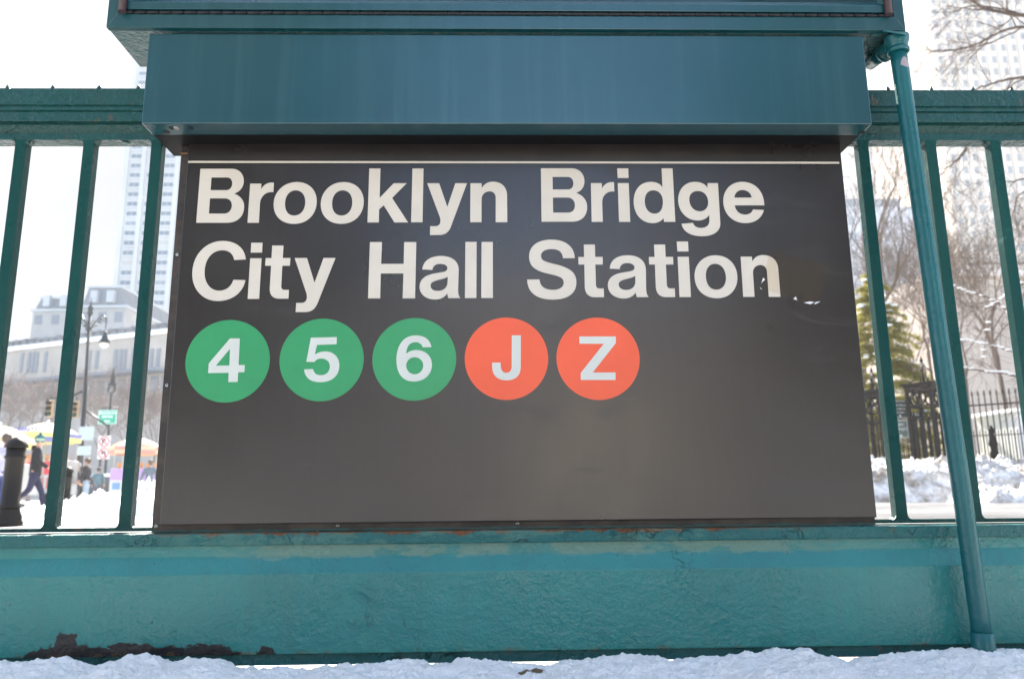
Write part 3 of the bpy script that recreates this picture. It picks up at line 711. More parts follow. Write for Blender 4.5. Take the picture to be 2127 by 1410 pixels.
tag(heightfield('snow', -1.75, 1.85, 1.20, 1.675, 1300, 170, fsnow, m_snow), kind='structure')

lp = at(1095, 1399, 1.56); rl = random.Random(4)
lf = MB(lp)
for k in range(7):
    a = lp+Vector((rl.uniform(-.020, .020), rl.uniform(-.012, .012), rl.uniform(-.002, .004))); d_ = Vector((rl.uniform(-1, 1), rl.uniform(-.6, .6), rl.uniform(-.1, .5))).normalized(); w_ = d_.orthogonal().normalized()
    lf.add([a-d_*.014-w_*.003, a-w_*.006+d_*.002, a+d_*.016, a+w_*.006+Vector((0, 0, .002)), a-d_*.012+w_*.003+Vector((0, 0, .001))], [(0, 1, 2, 3, 4)])
o = lf.build('dead_leaf', mat('dead_leaf', (.11, .075, .04), .8)); o.location = lp
tag(o, 'crumpled brown dead leaf frozen into the snow below the route discs', 'leaf')
def bank(name, label, cx, cy, lx, ly, h, seed, m, nx=150, ny=60, top=None):
    def fn(x, y):
        u, v = (x-cx)/lx, (y-cy)/ly
        rr = max(0, 1-abs(v)**2.2)*max(0, 1-abs(u)**6)
        hh = h if top is None else top(x)
        n = fbm(x*.8, y*.8, seed, 5, .55)
        lump = abs(fbm(x*2.6, y*2.6, seed+3, 4, .55))*.8+abs(fbm(x*7.5, y*7.5, seed+9, 4, .6))*.45
        z = hh*rr**.6*(.86+.22*n)+rr**.5*(lump*.26+fbm(x*11, y*11, seed, 4, .6)*.085)-.03
        return (x+fbm(y*2, z*4, seed)*.10, y+fbm(x*2, z*3, seed+5)*.16, z)
    o = heightfield(name, cx-lx, cx+lx, cy-ly, cy+ly, nx, ny, fn, m)
    return tag(o, label, 'snow bank')
bank('snow_bank', 'long ploughed snow bank along the road below the park fence and gate piers', xr(2127, 1000, 21)+1.2, 21.6, 8.2, 1.9, 1.15, 2, m_bank, 420, 110)
bank('snow_bank', 'low dirty heap of snow at the road edge in front of the long bank', xr(2150, 1040, 18.2), 18.3, 1.6, .8, .34, 6, m_bank, 80, 40)
bank('snow_bank', 'clean white snow heap on the plaza between the bollards and the couple', xr(330, 1000, 15.5)+.2, 15.5, 2.6, 1.5, .42, 11, m_snow, 120, 60,
     top=lambda x: .16+.46*max(0, min(1, (x-xr(150, 1050, 15.5))/(xr(330, 1050, 15.5)-xr(150, 1050, 15.5)))))

# ================================================================== MATERIALS OF THE BACKGROUND
def stone(name, base, scale=.6, joint=None):
    m = mat(name, base, .8); t = NT(m)
    c = t.mix(t.ramp(t.noise(scale, 6, .6), [(.3, 0.), (.7, 1.)]), tuple(x*.86 for x in base), tuple(min(1, x*1.1) for x in base))
    if joint:
        br = t.n('ShaderNodeTexBrick'); br.inputs['Scale'].default_value = 1; br.inputs['Mortar Size'].default_value = .02
        br.inputs['Brick Width'].default_value = joint[0]; br.inputs['Row Height'].default_value = joint[1]
        cm = t.n('ShaderNodeCombineXYZ'); o = t.xyz(); t.l(o[0], cm.inputs[0]); t.l(o[2], cm.inputs[1]); t.l(cm.outputs[0], br.inputs['Vector'])
        c = t.mix(t.math('MULTIPLY', br.outputs['Fac'], .4), c, tuple(x*.6 for x in base))
    t.color(c); return m
m_tower = stone('tower_pale_panel', (.45, .465, .48), .05)
m_granite = stone('granite_wall', (.40, .35, .305), .5, (1.8, .9))
m_lime = stone('limestone', (.40, .33, .275), .08, (1.6, .8))
m_lime2 = stone('tower_limestone', (.56, .49, .43), .03)
m_glass = mat('window_glass', (.06, .11, .16), .2, spec=.3)
m_glass2 = mat('window_glass_dark', (.17, .185, .21), .3, spec=.3)
m_blind = mat('window_blind', (.34, .34, .32), .6)
m_glass3 = mat('window_glass_pale', (.15, .20, .25), .25, spec=.3)
m_slate = stone('slate_roof', (.17, .19, .22), .4)
m_iron = mat('black_iron', (.0055, .0038, .0036), .55, 0, .18)
m_bol = mat('bollard_iron', (.0075, .0058, .005), .48, 0, .22)
m_pole = mat('lamp_pole', (.03, .034, .034), .4, .3)
def bark_mat():
    m = mat('bark', (.09, .065, .05), .85); t = NT(m)
    t.color(t.mix(t.noise(9, 5), (.05, .032, .022), (.13, .085, .06))); return m
m_bark = bark_mat()
m_twig = mat('far_twig', (.17, .14, .13), .85)

# ================================================================== BUILDINGS
def hit(px, py, p0, p1):
    """where the line of sight meets the vertical plane through p0, p1 (x, y pairs)"""
    d = ray(px, py); n = Vector((p1[1]-p0[1], p0[0]-p1[0]))
    t = (n.x*p0[0]+n.y*p0[1])/(n.x*d.x+n.y*d.y); return Vector((d.x*t, d.y*t, CAM_H+d.z*t))
def facade(root, plane_y, cols, rows, w, h, m, proud=.10, limit=100, frame=None):
    """windows as parts sharing one mesh; beyond the limit the rest is one 'stuff' part"""
    wm = MB().box(-w/2, w/2, -proud, .05, -h/2, h/2).mesh('window'); wm.materials.append(m)
    fm = None
    pts = [(x, z) for z in rows for x in cols]
    vis = [p for p in pts]
    alts = [wm]
    for m2 in (m_blind, m_glass3):
        w2 = wm.copy(); w2.materials.clear(); w2.materials.append(m2); alts.append(w2)
    rg = random.Random(int(w*100)+len(pts))
    for x, z in vis[:limit]:
        o = link('window', rg.choice(alts if rg.random() < .6 else [wm]), [], root); o.location = (x-root.location.x, plane_y-root.location.y, z-root.location.z)
        if frame:
            if fm is None:
                fm = MB().box(-w/2, w/2, -proud-.12, -proud, -h*.5-.45, -h*.5).box(-.07, .07, -proud-.05, -proud, -h/2, h/2).mesh('sill'); fm.materials.append(frame)
            s = link('sill', fm, [], o)
    if len(vis) > limit:
        mb = MB()
        for x, z in vis[limit:]: mb.box(x-w/2, x+w/2, plane_y-proud, plane_y+.05, z-h/2, z+h/2)
        mb.off = root.location.copy(); tag(mb.build('window', m, root), kind='stuff')

# pale apartment tower seen through the bars
Y_T = 250.
tx0 = at(262, 305, Y_T).x; tb = empty('apartment_tower', (tx0, Y_T, 0), 'very tall pale apartment tower with columns of bluish windows beyond the stone building', 'tower')
mb = MB((tx0, Y_T, 0)); mb.box(tx0, tx0+46, Y_T, Y_T+40, 0, 176); mb.build('wall', m_tower, tb)
mb = MB((tx0, Y_T, 0))
colx = [tx0+3.9+5.75*k for k in range(7)]
for k in range(8): mb.box(tx0+.05+5.75*k, tx0+1.55+5.75*k, Y_T-.5, Y_T-.003, 0, 175.5)
for j in range(50): mb.box(tx0, tx0+45, Y_T-.30, Y_T-.003, 2.6+3.45*j, 3.3+3.45*j)
mb.build('pier_grid', m_tower, tb)
rowsz = [17.4+3.45*j for j in range(45)]
near = [r for r in rowsz if 55 < r < 118]
facade(tb, Y_T, colx[:4], near, 3.3, 2.35, m_glass, limit=100, frame=m_tower)
facade(tb, Y_T, colx, [r for r in rowsz if r not in near], 3.3, 2.3, m_glass, limit=0)

# low stone building with the glazed and snow-covered roof
pA, pB = (at(-60, 900, 104).x, 104.), (at(352, 900, 90).x, 90.)
dv = Vector((pB[0]-pA[0], pB[1]-pA[1])); L = dv.length; ang = math.atan2(dv.y, dv.x); dvn = dv/L
sb = empty('stone_building', (pA[0], pA[1], 0), 'long grey stone civic building with narrow slot windows and a snowy glazed roof', 'building', None, ang)
def lu(px, py):      # along-facade coordinate and height
    p = hit(px, py, pA, pB); return (Vector((p.x, p.y))-Vector(pA)).dot(dvn), p.z
zc_ = lu(250, 704)[1]; zw0 = lu(250, 690)[1]; ze = lu(250, 682)[1]; zrg = lu(250, 659)[1]
MB().box(-40, L, 0, 40, 0, zc_).build('wall', m_granite, sb)
MB().box(-40.3, L+.3, -.35, 40.3, zc_+.002, zc_+.55).build('cornice', m_snow, sb)
band = MB().box(-39, L-1, .5, 39, zc_+.552, ze).build('clerestory', m_glass2, sb)
mb = MB()
for k in range(70): mb.box(L-1-k*1.35-.09, L-1-k*1.35+.09, .36, .498, zc_+.56, ze)
mb.build('mullion', m_slate, band)
rise = (zrg-ze)
rf = MB(); rf.add([(-40, -.2, ze+.003), (L, -.2, ze+.003), (L, 40.2, ze+.003), (-40, 40.2, ze+.003), (-30, 8, ze+rise), (L-5, 8, ze+rise), (L-5, 30, ze+rise), (-30, 30, ze+rise)],
       [(0, 1, 5, 4), (1, 2, 6, 5), (2, 3, 7, 6), (3, 0, 4, 7), (4, 5, 6, 7), (3, 2, 1, 0)])
def roofm():
    m = mat('snowy_glass_roof', (.6, .65, .7), .4); t = NT(m)
    c = t.mix(t.ramp(t.noise(.5, 6, .6, t.scale((1, 1, 2.5))), [(.45, 0.), (.6, 1.)]), (.70, .74, .80), (.20, .24, .29))
    t.color(c); return m
r_ = rf.build('roof', roofm(), sb)
MB().box(-30, L-5, 7.6, 8.4, ze+rise+.01, ze+rise+.55).build('ridge', m_slate, r_)
mb = MB()
for k in range(46): mb.tube([(L-1.5-k*1.9, -.15, ze+.1), (L-6-k*1.9, 8, ze+rise+.05)], .07, 5)
mb.build('roof_rib', m_slate, r_)
wmesh = MB().box(-.28, .28, -.06, .06, 0, 1).mesh('window'); wmesh.materials.append(m_glass2)
for px, y0_, y1_ in [(43, 733, 775)]+[(p, 732, 775) for p in (57, 65.5, 74)]+[(92, 731, 773), (184, 728, 768), (200, 728, 766)]+[(p, 726, 768) for p in (237.5, 247.5, 257)]+[(275, 725, 767), (313, 724, 765), (327, 724, 765)]:
    u, zt_ = lu(px, y0_); u, zb_ = lu(px, y1_)
    o = link('window', wmesh, [], sb); o.location = (u, -.03, zb_); o.scale = (1, 1, zt_-zb_)
za = lu(160, 790)[1]
MB().box(0, L-.5, -2.2, -.003, za, za+.35).build('awning', m_slate, sb)
for k in range(28):
    u = L-1.2-k*1.75
    if u > 0:
        o = link('window', wmesh, [], sb); o.location = (u, -.035, za-2.2); o.scale = (2.2, 1, 1.9)

m_mans = stone('mansard_wall', (.36, .345, .33), .3)
# two slate mansards behind it
def mansard(px0, px1, rt_, rm, rb_, y, label):
    a, b = xr(px0, 660, y), xr(px1, 660, y); z2_, z1_ = zr((px0+px1)/2, rt_, y), zr((px0+px1)/2, rm, y)
    e = empty('mansard_building', (a, y, 0), label, 'building')
    w = MB((a, y, 0)); w.box(a-1.2, b+1.2, y, y+22, 0, z1_); w.build('wall', m_mans, e)
    w = MB((a, y, 0)); w.box(a-1.6, b+1.6, y-.4, y+22.4, z1_+.002, z1_+.5); w.build('cornice', m_tower, e)
    w = MB((a, y, 0)); w.prism([(a-1.0, z1_+.5), (b+1.0, z1_+.5), (b, z2_), (a, z2_)], 'y', y+.2, y+21); r = w.build('roof', m_slate, e)
    w = MB((a, y, 0)); w.box(a-.2, b+.2, y-.1, y+21.2, z2_+.002, z2_+.4); w.build('coping', m_tower, r)
    n = max(2, int((b-a)/3.0))
    dm = MB().box(-.6, .6, -.9, .6, 0, 2.2).mesh('dormer'); dm.materials.append(m_tower)
    for k in range(n):
        o = link('dormer', dm, [], e); o.location = ((k+.5)*(b-a)/n, 0, z1_+.9)
    wd = MB().box(-.7, .7, -.08, .05, 0, 1.9).mesh('window'); wd.materials.append(m_glass2)
    for k in range(n+1):
        o = link('window', wd, [], e); o.location = (k*(b-a)/n, 0, z1_-2.6)
mansard(80, 150, 621, 647, 672, 150., 'stepped pale building with a dark slate mansard, lower of the pair behind the stone building')
mansard(178, 246, 598, 640, 668, 138., 'slate mansard roofed building standing beside the pale apartment tower')

# limestone tower on the far side, beyond the park
Y_M = 185.
mx0 = at(1936, 100, Y_M).x; mt = empty('office_tower', (mx0, Y_M, 0), 'huge sunlit limestone office tower with close columns of windows, rising behind the bare branches', 'tower')
mb = MB((mx0, Y_M, 0)); mb.box(mx0, mx0+50, Y_M, Y_M+36, 0, 170)
mb.build('wall', m_lime2, mt)
mb = MB((mx0, Y_M, 0))
for k in range(18): mb.box(mx0+.02+2.9*k, mx0+1.0+2.9*k, Y_M-.55, Y_M-.003, 0, 169)
mb.build('pilaster', m_lime2, mt)
zz = [53+3.5*j for j in range(32)]
cols = [mx0+1.95+2.9*k for k in range(10)]
facade(mt, Y_M, cols[:8], zz[2:14], 1.15, 1.9, m_glass2, limit=96)
facade(mt, Y_M, cols, [z for z in zz if z not in zz[2:14]], 1.15, 1.9, m_glass2, limit=0)
# plain stone block below it with a snow-covered cornice
Y_S = 62.
sx0 = at(1972, 700, Y_S).x; st_ = empty('stone_block', (sx0, Y_S, 0), 'plain windowless stone block with a bright snow covered cornice behind the park fence', 'building')
zq = zr(2050, 575, Y_S); zq2 = zr(2050, 552, Y_S)
mb = MB((sx0, Y_S, 0)); mb.box(sx0, sx0+24, Y_S, Y_S+18, 0, zq); mb.build('wall', m_lime, st_)
mb = MB((sx0, Y_S, 0)); mb.box(sx0-.3, sx0+24.3, Y_S-.5, Y_S+18.5, zq+.002, zq+.45).box(sx0-.1, sx0+24, Y_S-.25, Y_S+18, zq+.452, zq2); mb.build('cornice', m_lime2, st_)
o = heightfield('snow_cap', sx0+1.5, sx0+14, Y_S-.2, Y_S+4, 60, 12, lambda x, y: zq2+.02+.55*max(0, 1-((x-sx0-5.2)/3.4)**2)**.6*(.8+.3*fbm(x, y)), m_snow, False)
o.parent = st_; o.matrix_parent_inverse = Matrix.Translation((-sx0, -Y_S, 0))
# grey building far off between the trees
Y_G = 150.
gx0 = at(1752, 480, Y_G).x; gb = empty('grey_building', (gx0, Y_G, 0), 'distant bluish grey building behind the bare park tree', 'building')
gz = zr(1800, 430, Y_G); gx1 = at(1905, 480, Y_G).x
mb = MB((gx0, Y_G, 0)); mb.box(gx0, gx1, Y_G, Y_G+20, 0, gz); mb.build('wall', stone('grey_wall', (.36, .37, .41), .1), gb)
mb = MB((gx0, Y_G, 0)); mb.box(gx0+2, gx1-2, Y_G+2, Y_G+18, gz+.002, gz+2.6); mb.build('roof', m_slate, gb)
facade(gb, Y_G, [gx0+1.8+2.4*k for k in range(int((gx1-gx0-2)/2.4))], [gz-3-3.6*j for j in range(8)], 1.1, 1.9, m_glass2, limit=60)

# ================================================================== TREES
def grow(mb, p, d, ln, r, depth, n=5, spread=.55, upw=.12, rng=random, minr=.004):
    """one limb: a bent tube, then children"""
    pts, rad = [p.copy()], [r]; q = p.copy(); dd = d.normalized(); seg = 4 if depth > 1 else 3
    for k in range(seg):
        dd = (dd+Vector((rng.gauss(0, .16), rng.gauss(0, .16), rng.gauss(0, .12)+upw*.4))).normalized()
        q = q+dd*ln/seg; pts.append(q.copy()); rad.append(max(minr, r*(1-.48*(k+1)/seg)))
    mb.tube(pts, rad, max(3, n), caps=False)
    if depth <= 0: return
    kids = rng.randint(3, 4) if depth > 1 else rng.randint(3, 5)
    for k in range(kids):
        t = rng.uniform(.35, 1) if k else 1.
        i = min(int(t*seg), seg-1); fr = t*seg-i; a = pts[i].lerp(pts[i+1], min(1, fr))
        ax = dd.orthogonal().normalized(); ax.rotate(Matrix.Rotation(rng.uniform(0, 6.283), 3, dd))
        nd = (dd*math.cos(spread)+ax*math.sin(spread)*rng.uniform(.7, 1.3)+Vector((0, 0, upw))).normalized()
        grow(mb, a, nd, ln*rng.uniform(.58, .82), max(minr, rad[i]*rng.uniform(.5, .68)), depth-1, n-1, spread, upw, rng, minr)
def bare_tree(x, y, h, label, seed, depth=5, m=m_bark, r=.14, lean=(0, 0), minr=.004, group=None, spread=.55):
    rng = random.Random(seed)
    e = empty('bare_tree', (x, y, 0), label, 'tree', group)
    p0 = Vector((x, y, -.05)); p1 = Vector((x+lean[0]*.5, y+lean[1]*.5, h*.16)); p2 = Vector((x+lean[0], y+lean[1], h*.34))
    mb = MB((x, y, 0)); mb.tube([p0, p0.lerp(p1, .25), p1, p2], [r*1.35, r*1.05, r*.95, r*.8], 10); mb.build('trunk', m, e)
    mb = MB((x, y, 0))
    for k in range(4):
        a = rng.uniform(0, 6.28) if k else 0
        dd = Vector((math.cos(a)*.55, math.sin(a)*.55, 1)) if k else Vector((.05, 0, 1))
        grow(mb, p2-Vector((0, 0, .02*k)), dd, h*rng.uniform(.20, .27), r*(.7 if not k else .5), depth, 6, spread, .12, rng, minr)
    mb.build('crown', m, e); return e
for k, (px, y, h, sd_) in enumerate([(15, 62, 11.5, 3), (62, 55, 10.5, 8), (128, 66, 12, 21), (205, 58, 10, 33), (262, 64, 11, 41), (318, 60, 10.5, 57)]):
    bare_tree(xr(px, 1000, y), y, h, 'leafless grey street tree in front of the long stone building', sd_, 4, m_twig, .13, minr=.012, group='street trees before the stone building')
bare_tree(xr(1792, 900, 38), 38, 20.5, 'bare forked park tree with a dark trunk behind the conifer', 118, 4, m_bark, .22, (.35, 0), .009, None, .5)
bare_tree(xr(2010, 900, 34), 34, 15.0, 'slender bare tree in the park behind the iron pickets', 77, 4, m_bark, .11, (.2, 0), .007, None, .6)
bare_tree(xr(1935, 900, 44), 44, 17.0, 'spreading bare tree beyond the taller gate pier', 31, 5, m_bark, .15, (.3, 0), .007, None, .6)
bare_tree(xr(2105, 900, 40), 40, 18.0, 'bare tree with tangled crown before the plain stone block', 64, 5, m_bark, .14, (-.3, 0), .007, None, .65)
# big tree standing just out of frame; its limbs hang in over the railing
Y_O = 15.
ox = xr(2420, 900, Y_O); ot = empty('bare_tree', (ox, Y_O, 0), 'large bare tree whose long dark limbs reach in above the railing', 'tree')
mb = MB((ox, Y_O, 0)); mb.tube([(ox, Y_O, -.05), (ox+.05, Y_O, 2.5), (ox-.05, Y_O, 6), (ox-.1, Y_O+.2, 11)], [.30, .24, .20, .12], 14); mb.build('trunk', m_bark, ot)
rng = random.Random(5); mb = MB((ox, Y_O, 0))
LIMBS = [([(2420, -60), (2260, 40), (2127, 32), (2060, 22), (2035, 12), (1990, -18)], .055, .018, 15.),
         ([(2127, 32), (2070, 16), (2010, 14), (1985, 24), (1935, 26)], .020, .006, 15.),
         ([(2420, 20), (2250, 60), (2127, 57), (2075, 68), (2040, 88), (1990, 103), (1936, 107), (1925, 92)], .040, .007, 14.6),
         ([(2127, 57), (2090, 74), (2050, 92), (2010, 100), (1960, 105)], .018, .007, 14.8),
         ([(2420, 120), (2250, 160), (2127, 161), (2090, 166), (2055, 176), (2020, 188), (1990, 205)], .040, .010, 14.4),
         ([(2250, 160), (2127, 166), (2095, 184), (2070, 200), (2040, 220)], .018, .008, 14.5),
         ([(2420, 330), (2250, 350), (2127, 372), (2100, 378), (2076, 374)], .03, .006, 14.),
         ([(2250, 350), (2127, 396), (2105, 440), (2090, 500)], .02, .006, 14.1),
         ([(2010, 300), (1990, 330), (1965, 350), (1945, 352)], .020, .006, 14.7),
         ([(2020, 188), (2016, 240), (2010, 300), (2000, 322), (1975, 345)], .018, .010, 14.7),
         ([(2420, 560), (2250, 610), (2127, 590), (2090, 615), (2064, 632), (2045, 640)], .026, .010, 14.2),
         ([(2064, 632), (2048, 700), (2040, 760)], .010, .004, 14.2),
         ([(2250, 640), (2127, 660), (2060, 622), (2010, 606), (1975, 590)], .018, .006, 14.6),
         ([(2420, 760), (2250, 740), (2127, 735), (2060, 718), (2010, 708), (1960, 700)], .022, .006, 14.4),
         ([(2420, 800), (2250, 790), (2127, 782), (2090, 776), (2040, 770), (1990, 762)], .03, .010, 14.2)]
snowpads = MB((ox, Y_O, 0))
for li, (pp, r0, r1, yy) in enumerate(LIMBS):
    ctrl = [at(a, b, yy+.25*math.sin(a*.02)) for a, b in pp]
    pts = []
    for i in range(len(ctrl)-1):
        pA_, pB_, pC_, pD_ = ctrl[max(0, i-1)], ctrl[i], ctrl[i+1], ctrl[min(len(ctrl)-1, i+2)]
        for k in range(5):
            t = k/5; pts.append(.5*((2*pB_)+(pC_-pA_)*t+(2*pA_-5*pB_+4*pC_-pD_)*t*t+(3*pB_-pA_-3*pC_+pD_)*t**3)+Vector((rng.gauss(0, .008), 0, rng.gauss(0, .008))))
    pts.append(ctrl[-1]); n_ = len(pts)
    rad = [r0+(r1-r0)*k/(n_-1) for k in range(n_)]
    mb.tube(pts, rad, 8, caps=True)
    if li >= 10:
        for k in range(3, n_-1):
            if rng.random() < .75: snowpads.sphere(pts[k]+Vector((0, 0, rad[k]+.006)), .05, 8, 0, (1.3, .6, .38))
    for k in range(4, n_):
        if rng.random() < .62:
            dd = (pts[k]-pts[k-1]).normalized(); ax = Vector((rng.gauss(0, 1), rng.gauss(0, 1), rng.gauss(-.1, 1))).normalized()
            grow(mb, pts[k], (dd*.8+ax*.75).normalized(), rng.uniform(.35, .75), rad[k]*.45, 2, 4, .5, .0, rng, .0028)
mb.build('crown', m_bark, ot); tag(snowpads.build('snow_load', m_snow, ot), kind='stuff')

# golden-green conifer with snow on its boughs
def needle_mat():
    m = mat('conifer_needles', (.06, .085, .012), .6); t = NT(m)
    c = t.mix(t.ramp(t.noise(2.2, 5, .6), [(.3, 0.), (.7, 1.)]), (.018, .030, .006), (.13, .12, .014))
    t.color(c); tr = t.n('ShaderNodeBsdfTranslucent'); tr.inputs[0].default_value = (.60, .54, .05, 1); mx = t.n('ShaderNodeMixShader'); mx.inputs[0].default_value = .42
    t.l(t.b.outputs[0], mx.inputs[1]); t.l(tr.outputs[0], mx.inputs[2]); t.l(mx.outputs[0], t.t.nodes['Material Output'].inputs[0]); return m
m_needle = needle_mat()
Y_C = 29.
fx = xr(1842, 900, Y_C); fz = zr(1842, 566, Y_C)
ct = empty('conifer', (fx, Y_C, 0), 'golden green conifer with snow on its drooping boughs behind the gate piers', 'tree')
rng = random.Random(12)
mb = MB((fx, Y_C, 0)); mb.tube([(fx, Y_C, -.05), (fx, Y_C, fz*.5), (fx, Y_C, fz-.1)], [.17, .10, .015], 10)
nd = MB((fx, Y_C, 0)); sn = MB((fx, Y_C, 0))
z = 1.0
while z < fz-.15:
    fr = 1-(z/fz); ln = .30+3.1*fr**.9; nb = rng.randint(6, 8)
    for b in range(nb):
        a = rng.uniform(0, 6.283); l = ln*rng.uniform(.62, 1.12)
        base = Vector((fx, Y_C, z+rng.uniform(-.12, .12))); dx_ = Vector((math.cos(a), math.sin(a), 0))
        pts = [base+dx_*l*t+Vector((0, 0, .22*l*t-.48*l*t*t)) for t in (0, .25, .5, .75, 1.)]
        mb.tube(pts, [.022, .018, .013, .009, .004], 5, caps=False)
        side = Vector((-dx_.y, dx_.x, 0))
        for k in range(int(34+l*70)):
            t = rng.uniform(.18, 1.02); c = base+dx_*l*t+Vector((0, 0, .22*l*t-.48*l*t*t))
            wd = .34*l*(1.05-t*.75)+.05
            c = c+side*rng.uniform(-wd, wd)+Vector((0, 0, rng.uniform(-.10, .05)))
            for q in range(6):
                dv_ = (dx_*rng.uniform(.1, 1)+side*rng.gauss(0, .8)+Vector((0, 0, rng.gauss(-.1, .55)))).normalized()
                w_ = dv_.orthogonal().normalized()*.016; le = rng.uniform(.09, .19)
                nd.add([c-w_, c+w_, c+dv_*le], [(0, 1, 2)])
        if rng.random() < .42:
            for k in range(rng.randint(2, 4)):
                t = rng.uniform(.45, .95); c = base+dx_*l*t+Vector((0, 0, .22*l*t-.48*l*t*t+.05))
                sn.sphere(c+side*rng.uniform(-.12, .12), .10*rng.uniform(.6, 1.3), 8, 0, (1.4, 1.2, .42))
    z += rng.uniform(.30, .46)
mb.build('trunk', m_bark, ct); nd.build('crown', m_needle, ct); tag(sn.build('snow_load', m_snow, ct), kind='stuff')

# ================================================================== PARK GATE PIERS, FENCE, NOTICES
def gate_pier(px, rcap, rtip, y, w, label, rz):
    p = at(px, rcap, y); h = p.z; tip = zr(px, rtip, y)
    e = empty('gate_pier', (p.x, y, 0), label, 'gate pier', None, rz)
    mb = MB(); t = .085*w/.75; hw_ = w/2
    for sx_ in (-1, 1):
        for sy_ in (-1, 1): mb.box(sx_*hw_-t if sx_ > 0 else -hw_, sx_*hw_ if sx_ > 0 else -hw_+t, sy_*hw_-t if sy_ > 0 else -hw_, hw_ if sy_ > 0 else -hw_+t, 0, h-.12)
    mb.build('corner_post', m_iron, e)
    for f in range(4):
        pm = MB(); a0 = -hw_+t; n_ = 3; i0, i1 = -hw_+t, hw_-t; yy = -hw_+.02
        for zz_, th in ((.12, .10), (h*.26, .05), (h*.80, .05), (h*.70, .035), (h-.20, .10)): pm.box(i0, i1, yy, yy+.05, zz_-th/2, zz_+th/2)
        for k in range(n_):
            x_ = i0+(i1-i0)*(k+.5)/n_; pm.box(x_-.026, x_+.026, yy+.004, yy+.046, .17, h*.70)
        rr_ = (i1-i0)*.30; zc_2 = (h*.80+h-.2)/2
        ring = [Vector((rr_*math.cos(q*math.pi/10), yy+.025, zc_2+rr_*math.sin(q*math.pi/10))) for q in range(21)]
        pm.tube(ring, .032, 6)
        for s_ in (-1, 1):
            pm.tube([Vector((s_*rr_, yy+.025, zc_2)), Vector((s_*(i1), yy+.025, zc_2+.02))], .018, 5)
            for k in range(2):
                xx = s_*(i1-i0)*(.14+.20*k); pm.tube([Vector((xx-.05, yy+.025, h*.70)), Vector((xx, yy+.025, h*.765)), Vector((xx+.05, yy+.025, h*.70))], .014, 5)
            pm.tube([Vector((s_*.10, yy+.025, h*.26)), Vector((s_*.02, yy+.025, h*.30)), Vector((s_*.14, yy+.025, h*.34))], .016, 5)
        o = pm.build('side_grille', m_iron, e); o.rotation_euler = (0, 0, f*math.pi/2)
    cp = MB(); c1 = hw_+.10
    for (a_, z0_, z1_) in ((hw_+.03, h-.12, h-.06), (c1, h-.06, h)): cp.box(-a_, a_, -a_, a_, z0_+.001, z1_)
    cp.build('cap', m_iron, e, .012)
    fm = MB(); th_ = tip-h
    fm.tube([(0, 0, h), (0, 0, h+th_*.86)], .035, 8); fm.lathe([(.01, 0), (.055, .03), (.05, .08), (.02, .11), (.035, .14), (.004, .18)], (0, 0, h+th_*.84), 10)
    for q in range(4):
        a = q*math.pi/2+math.pi/4; ca, sa = math.cos(a), math.sin(a)
        fm.tube([Vector((ca*r_, sa*r_, h+th_*z_)) for r_, z_ in ((.03, .80), (.10, .62), (.20, .52), (.27, .42), (.24, .30), (.27, .14), (.36, .06), (.42, .10), (.42, .17))], .020, 6)
    fm.build('finial', m_iron, e); return e
gate_pier(1919, 797, 744, 22.6, .80, 'black openwork iron gate pier beside the green notices, taller of the two', R(33))
gate_pier(1814, 812, 766, 25.6, .80, 'black openwork iron gate pier next to the edge of the station sign', R(33))
def fence(a, b, htop, n, label):
    e = empty('iron_fence', (a[0], a[1], 0), label, 'fence'); A = Vector((a[0], a[1], 0)); B = Vector((b[0], b[1], 0)); d = B-A; ang_ = math.atan2(d.y, d.x); e.rotation_euler = (0, 0, ang_); Ln = d.length
    pk = MB().tube([(0, 0, 0), (0, 0, htop-.16)], .021, 6).lathe([(.012, -.17), (.034, -.15), (.034, -.13), (.018, -.11), (.026, -.07), (.002, 0)], (0, 0, htop), 8).mesh('picket'); pk.materials.append(m_iron)
    for k in range(n):
        o = link('picket', pk, [], e); o.location = (Ln*(k+.5)/n, 0, 0)
    for z_, t_ in ((htop*.86, .022), (htop*.58, .014), (.25, .022)):
        MB().box(0, Ln, -t_, t_, z_-t_, z_+t_).build('rail', m_iron, e)
    sh = MB().tube([(0, 0, 0), (0, 0, htop*.60)], .014, 5).lathe([(.010, 0), (.02, .02), (.001, .10)], (0, 0, htop*.60), 6).mesh('short_picket'); sh.materials.append(m_iron)
    for k in range(n-1):
        o = link('short_picket', sh, [], e); o.location = (Ln*(k+1)/n, 0, 0)
    return e
fA, fB = (xr(1985, 900, 23.0), 23.0), (xr(2330, 900, 20.5), 20.5)
fence(fA, fB, 3.20, 25, 'black iron picket fence with spear tops running from the gate pier along the snow bank')
gA, gB = (xr(1834, 900, 25.2), 25.2), (xr(1898, 900, 23.2), 23.2)
fence(gA, gB, 2.95, 7, 'short run of black iron pickets between the two gate piers')
m_note = mat('notice_green', (.018, .032, .028), .4); m_note2 = mat('notice_grey_green', (.10, .15, .14), .45); m_pale = mat('notice_white', (.68, .70, .68), .5)
